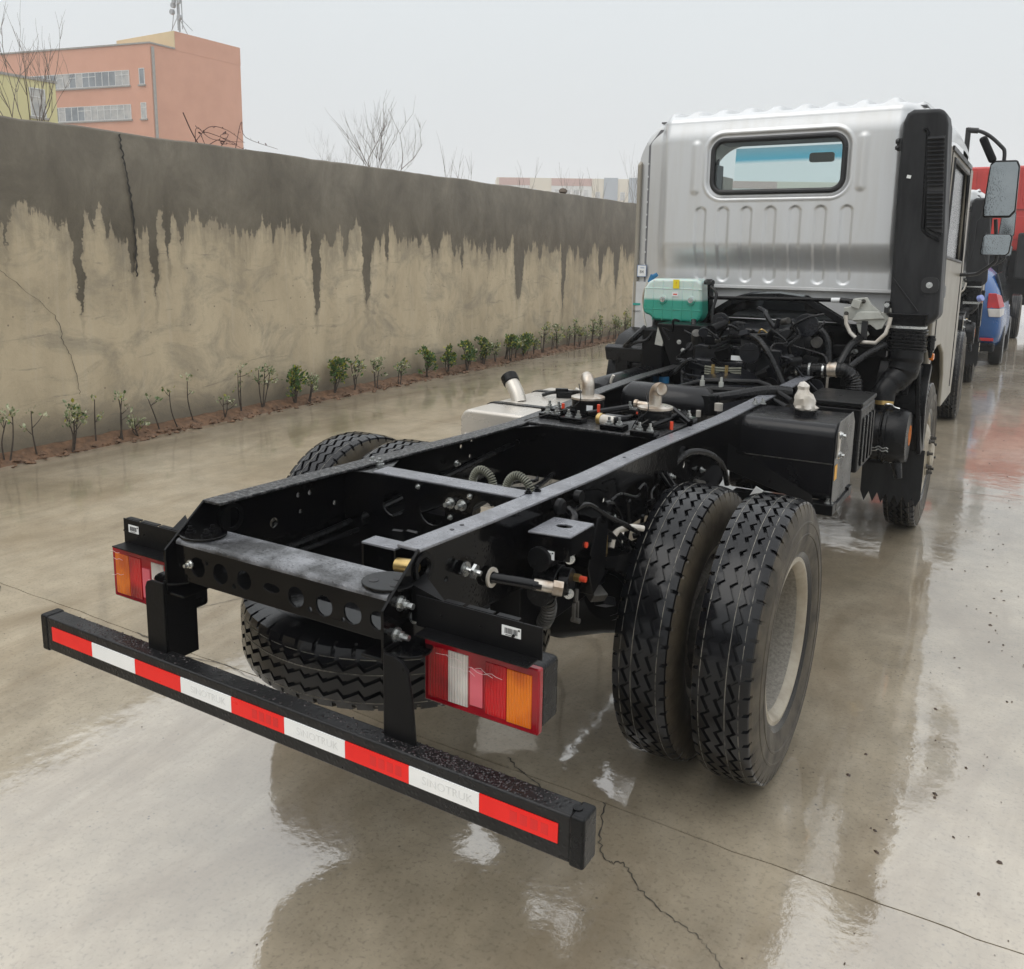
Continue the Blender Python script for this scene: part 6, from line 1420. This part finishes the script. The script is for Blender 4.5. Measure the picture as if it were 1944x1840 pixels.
mb = MB(); mb.tube(smoothpath([(.80, 4.131, 1.66), (.87, 4.130, 1.57), (.95, 4.130, 1.47)]), .004, 5); mb.build('panel_seam', M['ink'], pn)
mb = MB(); mb.prism(rrect(.955, 1.045, 1.575, 1.665, .03, 5), 'Y', 4.128, 4.136); rc = mb.build('bolt_recess', M['ink'], pn); bolt((.997, 4.127, 1.62), (0, -1, 0), .012, .01, pn)
mb = MB(); mb.obox((.838, 4.131, 2.222), (.022, .002, .018), (0, .2, 0)); mb.build('paper_scrap', M['sticker'], pn)
mb = MB(); mb.box(.755, .785, 4.16, 4.20, 2.37, 2.44); mb.cyl((.75, 4.15, 2.42), (.77, 4.15, 2.42), .014, 10); mb.cyl((.75, 4.15, 2.385), (.77, 4.15, 2.385), .012, 10); mb.build('panel_hinge', M['gasket'], truck, bevel=.004)
mb = MB(); mb.hexa([(.806, 4.12, 1.385), (.998, 4.12, 1.385), (.998, 4.25, 1.385), (.806, 4.25, 1.385), (.795, 4.11, 1.455), (1.005, 4.11, 1.455), (1.005, 4.25, 1.455), (.795, 4.25, 1.455)]); mb.build('duct_collar', M['plastic'], truck, bevel=.006)
mb = MB(); mb.cyl((1.03, 4.2, 1.33), (1.03, 4.2, 1.245), .02, 12); mb.cyl((1.03, 4.2, 1.245), (1.03, 4.2, 1.20), .015, 12, .008); mb.cyl((1.03, 4.2, 1.30), (1.03, 4.2, 1.315), .024, 12); mb.build('drain_spout', M['hose'], truck)

# torsion rod, tilt latch with its bent tube guard
mb = MB(); mb.tube([(-.34, 4.2, 1.497), (.50, 4.2, 1.513)], .012, 12); tr = mb.build('tilt_rod', M['frame'], truck)
mb = MB(); mb.tube([(.46, 4.2, 1.512), (.51, 4.2, 1.5135)], .0145, 12); mb.build('rod_label', M['sticker'], tr); mb = MB(); mb.tube([(.51, 4.2, 1.5135), (.60, 4.2, 1.506)], .017, 12); mb.build('rod_boot', M['hose'], tr)
mb = MB(); mb.prism([(.548, 1.405), (.548, 1.475), (.585, 1.482), (.60, 1.53), (.675, 1.54), (.70, 1.50), (.76, 1.455), (.808, 1.485), (.815, 1.425), (.79, 1.405), (.77, 1.36), (.74, 1.35), (.70, 1.38), (.64, 1.385), (.60, 1.40)], 'Y', 4.13, 4.15); lt = mb.build('tilt_latch', M['latch'], truck, bevel=.005)
mb = MB(); mb.prism([(.60, 1.40), (.78, 1.42), (.75, 1.46), (.63, 1.455)], 'Y', 4.11, 4.129); mb.obox((.62, 4.11, 1.50), (.05, .03, .05), (0, .3, 0)); mb.prism([(.62, 1.385), (.665, 1.385), (.70, 1.32), (.68, 1.30), (.64, 1.33)], 'Y', 4.14, 4.16); mb.build('latch_plate', M['latch'], lt, bevel=.004)
mb = MB(); mb.box(.655, .69, 4.125, 4.14, 1.29, 1.40); mb.build('latch_strap', M['gasket'], lt, bevel=.003)
for (x_, z_) in ((.565, 1.44), (.59, 1.51), (.66, 1.44), (.72, 1.43), (.80, 1.45), (.655, 1.515)): bolt((x_, 4.128, z_), (0, -1, 0), .009, .007, lt, 'cast')
mb = MB(); mb.tube([(.566, 4.11, 1.43), (.572, 4.11, 1.38), (.600, 4.10, 1.33), (.660, 4.10, 1.278), (.745, 4.10, 1.278), (.795, 4.10, 1.335), (.808, 4.11, 1.39), (.812, 4.11, 1.43)], .0115, 10); mb.build('latch_tube', M['bag'], lt)
mb = MB(); mb.prism([(.57, 1.34), (.62, 1.28), (.65, 1.245), (.76, 1.245), (.81, 1.31), (.80, 1.33), (.745, 1.265), (.66, 1.265), (.60, 1.325)], 'Y', 4.12, 4.22); mb.build('latch_cradle', M['plastic'], lt, bevel=.006)
mb = MB(); mb.box(.50, .80, 4.15, 4.22, 1.19, 1.245); mb.box(.56, .60, 4.15, 4.2, 1.0, 1.19); mb.build('latch_beam', M['frame_rough'], truck, bevel=.004)
for x_ in (.60, .63): bolt((x_, 4.149, 1.215), (0, -1, 0), .011, .008, truck)
mb = MB(); mb.box(.775, .80, 4.10, 4.2, 1.455, 1.52); bolt((.788, 4.099, 1.50), (0, -1, 0), .01, .008, truck); mb.build('latch_bracket', M['gasket'], truck)
# coolant reservoir: two-tone tank with ribs
rp = [(-.705, 1.435), (-.70, 1.55), (-.67, 1.595), (-.635, 1.615), (-.34, 1.62), (-.312, 1.60), (-.298, 1.40), (-.318, 1.35), (-.345, 1.338), (-.62, 1.342), (-.66, 1.375), (-.70, 1.385)]
lvl = 1.485
def clip(poly, z, above):
    o = []
    for i in range(len(poly)):
        a, b_ = poly[i], poly[(i+1) % len(poly)]; ia, ib = (a[1] >= z) == above, (b_[1] >= z) == above
        if ia: o.append(a)
        if ia != ib: t = (z-a[1])/(b_[1]-a[1]); o.append((lerp(a[0], b_[0], t), z))
    return o
mr_ = bpy.data.materials.new('translucent_reservoir_with_coolant'); mr_.use_nodes = True; n = mr_.node_tree.nodes; l = mr_.node_tree.links.new
tc_ = n.new('ShaderNodeTexCoord'); sp_ = n.new('ShaderNodeSeparateXYZ'); l(tc_.outputs['Object'], sp_.inputs[0])
mp_ = n.new('ShaderNodeMapRange'); mp_.inputs[1].default_value = lvl-.012; mp_.inputs[2].default_value = lvl+.006; l(sp_.outputs[2], mp_.inputs[0])
r_ = ramp(n, [(0, (0.036, 0.31, 0.23)), (1, (0.56, 0.67, 0.63))]); l(mp_.outputs[0], r_.inputs[0]); l(r_.outputs[0], n['Principled BSDF'].inputs['Base Color'])
n['Principled BSDF'].inputs['Roughness'].default_value = .3; n['Principled BSDF'].inputs['Subsurface Weight'].default_value = .3; n['Principled BSDF'].inputs['Subsurface Scale'].default_value = .02
mb = MB(); mb.prism(rp, 'Y', 4.06, 4.20); rs = mb.build('coolant_reservoir', mr_, truck, bevel=.022, seg=4)
for z in (1.55, 1.415):
    mb = MB(); mb.box(-.695, -.305, 4.0575, 4.062, z, z+.006); mb.build('mould_rib', mr_, rs, bevel=.002)
for k in range(5):
    x_ = -.635+.066*k
    for (za, zb) in ((1.345, 1.484), (1.487, 1.608)):
        mb = MB(); mb.box(x_, x_+.005, 4.0575, 4.062, za, zb); mb.build('mould_rib', mr_, rs, bevel=.0015)
for (x_) in (-.565, -.375):
    mb = MB(); mb.lathe([(0, 0), (.028, 0), (.030, .004), (0, .006)], (x_, 4.052, 1.482), 'Y', 18); mb.build('mount_boss', mr_, rs); bolt((x_, 4.052, 1.482), (0, -1, 0), .012, .010, rs)
mb = MB(); mb.box(-.498, -.456, 4.0555, 4.0565, 1.555, 1.612); mb.build('yellow_sticker', M['yellow'], rs, smooth=0); text('!', .04, (-.477, 4.0553, 1.583), (R(90), 0, 0), M['amber_sticker'], rs)
mb = MB(); mb.box(-.503, -.460, 4.0555, 4.0565, 1.504, 1.535); mb.build('white_sticker', M['sticker'], rs, smooth=0)
mb = MB(); mb.box(-.495, -.468, 4.0552, 4.0554, 1.514, 1.522); mb.build('sticker_print', M['red_cap'], rs, smooth=0)
mb = MB(); mb.cyl((-.685, 4.13, 1.585), (-.665, 4.13, 1.635), .020, 14); mb.cyl((-.669, 4.13, 1.625), (-.640, 4.13, 1.640), .014, 10); mb.build('reservoir_cap', M['blue_cap'], rs)
mb = MB(); mb.tube(smoothpath([(-.69, 4.10, 1.59), (-.712, 4.09, 1.53), (-.712, 4.08, 1.44), (-.69, 4.06, 1.36), (-.67, 4.05, 1.30)]), .006, 6); mb.build('overflow_hose', M['oldsteel'], rs)
mb = MB(); mb.cyl((-.35, 4.1, 1.34), (-.335, 4.06, 1.315), .017, 10); mb.build('hose_union', M['cast'], rs)
mb = MB(); mb.cyl((-.30, 4.10, 1.60), (-.24, 4.08, 1.60), .016, 10); mb.cyl((-.27, 4.09, 1.585), (-.27, 4.09, 1.62), .02, 10); mb.build('pipe_tee', M['gasket'], rs)
mb = MB(); mb.box(-.66, -.30, 4.2, 4.28, 1.38, 1.58); mb.build('reservoir_bracket', M['frame_rough'], rs)

# door mirrors on their bent arm (right side) and the matching left one
def mirrors(sgn):
    X = lambda v: CX+sgn*(v-CX)
    mb = MB(); mb.tube(smoothpath([(X(.97), 6.0, 2.685), (X(1.04), 6.0, 2.672), (X(1.11), 6.0, 2.632), (X(1.185), 6.0, 2.56), (X(1.21), 6.0, 2.52), (X(1.212), 6.0, 2.42)], 5), .013, 10)
    mb.tube(smoothpath([(X(1.200), 6.02, 2.05), (X(1.215), 6.02, 1.93), (X(1.232), 6.02, 1.78), (X(1.215), 6.02, 1.735), (X(1.15), 6.02, 1.68), (X(1.10), 6.02, 1.652), (X(.97), 6.02, 1.646)], 5), .013, 10)
    mb.build_each('mirror_arm', M['gasket'], truck); mb = MB(); mb.cyl((X(.955), 6.0, 2.685), (X(1.03), 6.0, 2.676), .020, 10); mb.cyl((X(.965), 6.0, 2.38), (X(.965), 6.0, 2.70), .018, 10); mb.build('arm_socket', M['gasket'], truck)
    def head(nm, pts, y0, y1):
        pts = [(X(a), b_) for a, b_ in pts]; mb = MB(); mb.prism(pts, 'Y', y0, y1); o = mb.build(nm, M['plastic'], truck, bevel=.014, seg=3)
        cx_ = sum(p[0] for p in pts)/len(pts); cz_ = sum(p[1] for p in pts)/len(pts); q = [(cx_+(p[0]-cx_)*.91, cz_+(p[1]-cz_)*.93) for p in pts]
        mb = MB(); mb.prism(q, 'Y', y0-.003, y0-.0005); mb.build('mirror_glass', M['mirror'], o, smooth=0); return o
    head('door_mirror', [(1.118, 2.06), (1.29, 2.06), (1.322, 2.10), (1.318, 2.42), (1.30, 2.46), (1.155, 2.462), (1.13, 2.44), (1.112, 2.12)], 5.97, 6.05)
    head('wide_mirror', [(1.120, 1.805), (1.135, 1.792), (1.295, 1.792), (1.312, 1.81), (1.322, 1.925), (1.308, 1.945), (1.145, 1.945), (1.130, 1.93)], 5.97, 6.04)
    mb = MB(); mb.obox((X(1.105), 5.98, 2.54), (.055, .05, .20), (0, sgn*-.45, 0)); mb.build('kerb_mirror', M['plastic'], truck, bevel=.02, seg=3)
mirrors(1); mirrors(-1)
mb = MB(); mb.cyl((.90, 5.0, 2.50), (.90, 5.0, 2.62), .02, 8); mb.build('roof_fitting', M['gasket'], cab)
# front axle beam so the wheels are carried
mb = MB(); mb.cyl((-.80, 4.887, .47), (.86, 4.887, .47), .06, 12); mb.build('front_axle', M['frame_rough'], truck)
# ================================================================== OTHER VEHICLES IN THE ROW
bpy.context.view_layer.update()
t2 = copy_tree(truck, None, skip=('side_deflector', 'spare_wheel', 'water_beads', 'barcode', 'sticker'))
t2.location = (-.03, 8.0, 0); t2.rotation_euler = (0, 0, R(2.0))
tag(t2, 'white roofed truck with plain black corner panel, second in the row behind the nearest truck', 'truck', 'trucks parked in a row')
ol = [(.800, 1.385), (1.005, 1.385), (1.060, 1.44), (1.046, 1.90), (1.012, 2.46), (1.000, 2.515), (.975, 2.545), (.83, 2.550), (.798, 2.530), (.780, 2.48), (.778, 2.2), (.792, 1.60)]
mb = MB(); mb.prism(ol, 'Y', 4.135, 4.40); p2_ = mb.build('side_deflector', M['panel'], t2, bevel=.035, seg=4)
mb = MB(); mb.tube(smoothpath([(.93, 4.131, 2.5), (.90, 4.131, 2.30), (.86, 4.131, 2.22), (.86, 4.131, 2.0), (.83, 4.131, 1.75)]), .007, 5); mb.tube(smoothpath([(.99, 4.131, 2.1), (.97, 4.131, 2.0), (.98, 4.131, 1.85), (1.02, 4.131, 1.7)]), .007, 5); mb.build('panel_seam', M['ink'], p2_)
M['lilac'] = mat('lilac_plastic_cap', (0.30, 0.36, 0.72), 0.4)
mb = MB(); mb.cyl((.98, 4.0, 1.22), (1.03, 3.97, 1.24), .045, 14); mb.build('filler_cap', M['lilac'], t2, bevel=.01)
mb = MB(); mb.box(.80, 1.0, 4.0, 4.1, 1.15, 1.18); mb.build('cap_bracket', M['steel'], t2)

# blue hatchback
M['blue'] = mat('wet_blue_car_paint', (0.0015, 0.065, 0.225), 0.25, metal=0, c2=(0.0015, 0.075, 0.27), nscale=2, rvar=.03, coat=.25, coat_r=.04, drops=.05, dscale=80)
M['car_glass'] = mat('dark_car_glass', (0.025, 0.03, 0.034), 0.05, c2=(.02, .024, .028), rvar=.02)
M['car_lamp'] = mat('red_car_lamp', (0.55, 0.012, 0.02), 0.12, rvar=.03); M['car_lamp_w'] = mat('clear_car_lamp', (0.62, 0.60, 0.58), 0.12, rvar=.03)
car = thing('parked_car', 'bright blue hatchback with red tail lamp parked beyond the second truck', 'car', (.17, 14.8, 0))
st = [(0.0, .70, .42, .98, 1.02, .62), (.06, .80, .33, 1.02, 1.10, .66), (.22, .855, .27, 1.03, 1.30, .66), (.50, .875, .24, 1.02, 1.56, .62), (.95, .88, .24, 1.00, 1.635, .62), (1.7, .885, .24, .98, 1.65, .63), (2.3, .885, .24, .97, 1.60, .62), (2.9, .88, .24, .98, 1.28, .62), (3.2, .87, .24, .98, 1.02, .66), (3.9, .83, .26, .84, .86, .64), (4.12, .72, .36, .66, .68, .58)]
mb = MB(); vs = []; fs = []
for (y, wd, zb, zm, zt, wt) in st:
    vs += [(-wd*.85, y, zb), (-wd, y, zb+.12), (-wd, y, (zb+zm)*.55), (-wd*.975, y, zm), (-wt-.02, y, zt-.06), (-wt*.7, y, zt), (wt*.7, y, zt), (wt+.02, y, zt-.06), (wd*.975, y, zm), (wd, y, (zb+zm)*.55), (wd, y, zb+.12), (wd*.85, y, zb)]
for i in range(len(st)-1):
    for j in range(12): fs.append((i*12+j, i*12+(j+1) % 12, (i+1)*12+(j+1) % 12, (i+1)*12+j))
fs += [tuple(range(12)), tuple((len(st)-1)*12+11-j for j in range(12))]
mb.add(vs, fs); body = mb.build('body', M['blue'], car, smooth=60); sd2 = body.modifiers.new('smooth', 'SUBSURF'); sd2.levels = 1; sd2.render_levels = 1
mb = MB(); mb.hexa([(-.58, .14, 1.10), (.58, .14, 1.10), (.58, .17, 1.10), (-.58, .17, 1.10), (-.50, .40, 1.50), (.50, .40, 1.50), (.50, .43, 1.50), (-.50, .43, 1.50)]); mb.build('rear_window', M['car_glass'], car, bevel=.02)
for s in (-1, 1):
    mb = MB(); mb.hexa([(s*.845, .55, 1.03), (s*.855, 2.7, 1.0), (s*.81, 2.7, 1.02), (s*.80, .6, 1.05), (s*.70, .75, 1.50), (s*.71, 2.3, 1.52), (s*.67, 2.3, 1.52), (s*.66, .75, 1.50)]); mb.build('side_window', M['car_glass'], car, bevel=.01)
    mb = MB(); mb.hexa([(s*.62, .015, .96), (s*.80, .06, .96), (s*.86, .30, .98), (s*.62, .12, .98), (s*.62, .05, 1.20), (s*.73, .09, 1.20), (s*.80, .34, 1.16), (s*.62, .14, 1.2)]); mb.build('tail_lamp', M['car_lamp'], car, bevel=.012)
    mb = MB(); mb.hexa([(s*.66, .000, .82), (s*.82, .05, .82), (s*.862, .24, .85), (s*.66, .10, .85), (s*.63, .008, .955), (s*.805, .055, .955), (s*.862, .28, .955), (s*.63, .1, .955)]); mb.build('reversing_lamp', M['car_lamp_w'], car, bevel=.012)
    mb = MB(); mb.obox((s*.66, .008, .46), (.20, .03, .05), (0, 0, s*.2)); mb.build('reflector', M['car_lamp'], car, bevel=.006)
    for y in (.72, 3.35):
        t = bpy.data.objects.new('wheel', None); COL.objects.link(t); t.parent = car; t.location = (s*.79, y, .335); t.rotation_euler = (0, 0, 0 if s > 0 else R(180))
        mb = MB(); mb.lathe([(.20, -.10), (.31, -.10), (.333, -.07), (.333, .07), (.31, .10), (.20, .10)], (0, 0, 0), 'X', 32, closed=True); mb.build('tyre', M['rubber'], t)
        mb = MB(); mb.lathe([(.21, .08), (.19, .095), (.05, .085), (0, .09)], (0, 0, 0), 'X', 24); mb.build('rim', M['mast'], t)
mb = MB(); mb.box(-.78, .78, .0, .20, .26, .40); mb.build('lower_bumper', M['plastic'], car, bevel=.03)
mb = MB(); mb.box(-.22, .22, -.004, .01, .66, .80); mb.build('plate_recess', M['plastic'], car)
mb = MB(); mb.tube([(0, .36, 1.54), (0, .2, 1.56)], .01, 6); mb.cyl((-.35, .28, 1.585), (.35, .28, 1.585), .03, 8); mb.build('spoiler', M['blue'], car)

# red heavy truck with a bare chassis, two places further on
M['red'] = mat('red_truck_cab_paint', (0.50, 0.030, 0.022), 0.35, c2=(0.44, 0.026, 0.02), nscale=1.5, coat=.3)
M['red_dark'] = mat('red_panel_seam', (0.22, 0.014, 0.011), 0.5)
lt_ = thing('red_lorry', 'tall red cabbed lorry standing behind the blue car at the right edge', 'truck', (.42, 24.0, 0))
mb = MB(); mb.prism([(-1.25, 1.92), (1.25, 1.92), (1.25, 3.0), (1.20, 3.75), (1.05, 3.96), (-1.05, 3.96), (-1.2, 3.75), (-1.25, 3.0)], 'Y', 0, 2.2); cb2 = mb.build('cab', M['red'], lt_, bevel=.06, seg=3)
for k in range(7): mb = MB(); x_ = -1.0+k*.24; mb.hexa([(x_, -.012, 3.05), (x_+.19, -.012, 3.05), (x_+.19, .0, 3.05), (x_, 0, 3.05), (x_+.03, -.03, 3.85), (x_+.16, -.03, 3.85), (x_+.16, 0, 3.85), (x_+.03, 0, 3.85)]); mb.build('roof_rib', M['red'], cb2, bevel=.01)
mb = MB(); mb.box(-1.2, 1.22, -.018, -.002, 2.90, 2.93); mb.build('panel_seam', M['red_dark'], cb2)
for (x0, x1, z0, z1) in ((.30, .72, 2.2, 2.75), (.80, 1.18, 2.05, 2.75), (-.9, .2, 2.05, 2.75)):
    mb = MB(); mb.box(x0, x1, -.02, -.002, z0, z1); mb.build('pressed_panel', M['red'], cb2, bevel=.015)
mb = MB(); mb.box(1.25, 1.31, .5, 1.5, 1.3, 3.4); mb.build('side_fairing', M['red'], lt_, bevel=.02)
mb = MB(); mb.prism([(-.3, 1.35), (-.25, 1.75), (0, 1.95), (.3, 2.02), (.3, 1.9), (.05, 1.82), (-.12, 1.65), (-.17, 1.3)], 'X', .62, 1.28); mb.build('mudguard', M['panel'], lt_, bevel=.02)
mb = MB(); mb.box(.45, .95, -.45, -.05, 1.25, 2.35); mb.build('air_intake', M['panel'], lt_, bevel=.05)
mb = MB(); mb.cyl((.2, -.3, 1.2), (.2, -.3, 2.0), .12, 14); mb.build('silencer', M['dull_tank'], lt_)
mb = MB(); mb.box(-1.15, 1.15, .1, 2.1, .6, 1.915); mb.build('cab_underside', M['frame_rough'], lt_)
for s in (-1, 1): mb = MB(); mb.box(s*.42-.04, s*.42+.04, -4.4, 2.0, .78, 1.06); mb.build('frame_rail', M['frame'], lt_)
for y in (-4.38, -2.4, -.6): mb = MB(); mb.box(-.38, .38, y, y+.08, .80, 1.04); mb.build('cross_member', M['frame'], lt_)
for (x_, y_, f_, kd) in ((.62, -2.6, 1, 'rear'), (-1.0, -2.6, -1, 'rear'), (.35, -2.6, -1, 'rear'), (.93, .9, 1, 'front'), (-1.0, .9, -1, 'front')):
    wheel(x_, y_, .487, f_, kd, parent=lt_)
mb = MB(); mb.tube([(-1.0, -2.6, .49), (.6, -2.6, .49)], .09, 12); mb.build('rear_axle', M['frame_rough'], lt_)
mb = MB(); mb.tube(smoothpath([(1.2, 1.9, 3.4), (1.5, 1.95, 3.35), (1.6, 1.95, 3.1)]), .02, 8); mb.box(1.5, 1.72, 1.9, 2.0, 2.5, 3.1); mb.build('door_mirror', M['panel'], lt_, bevel=.02)
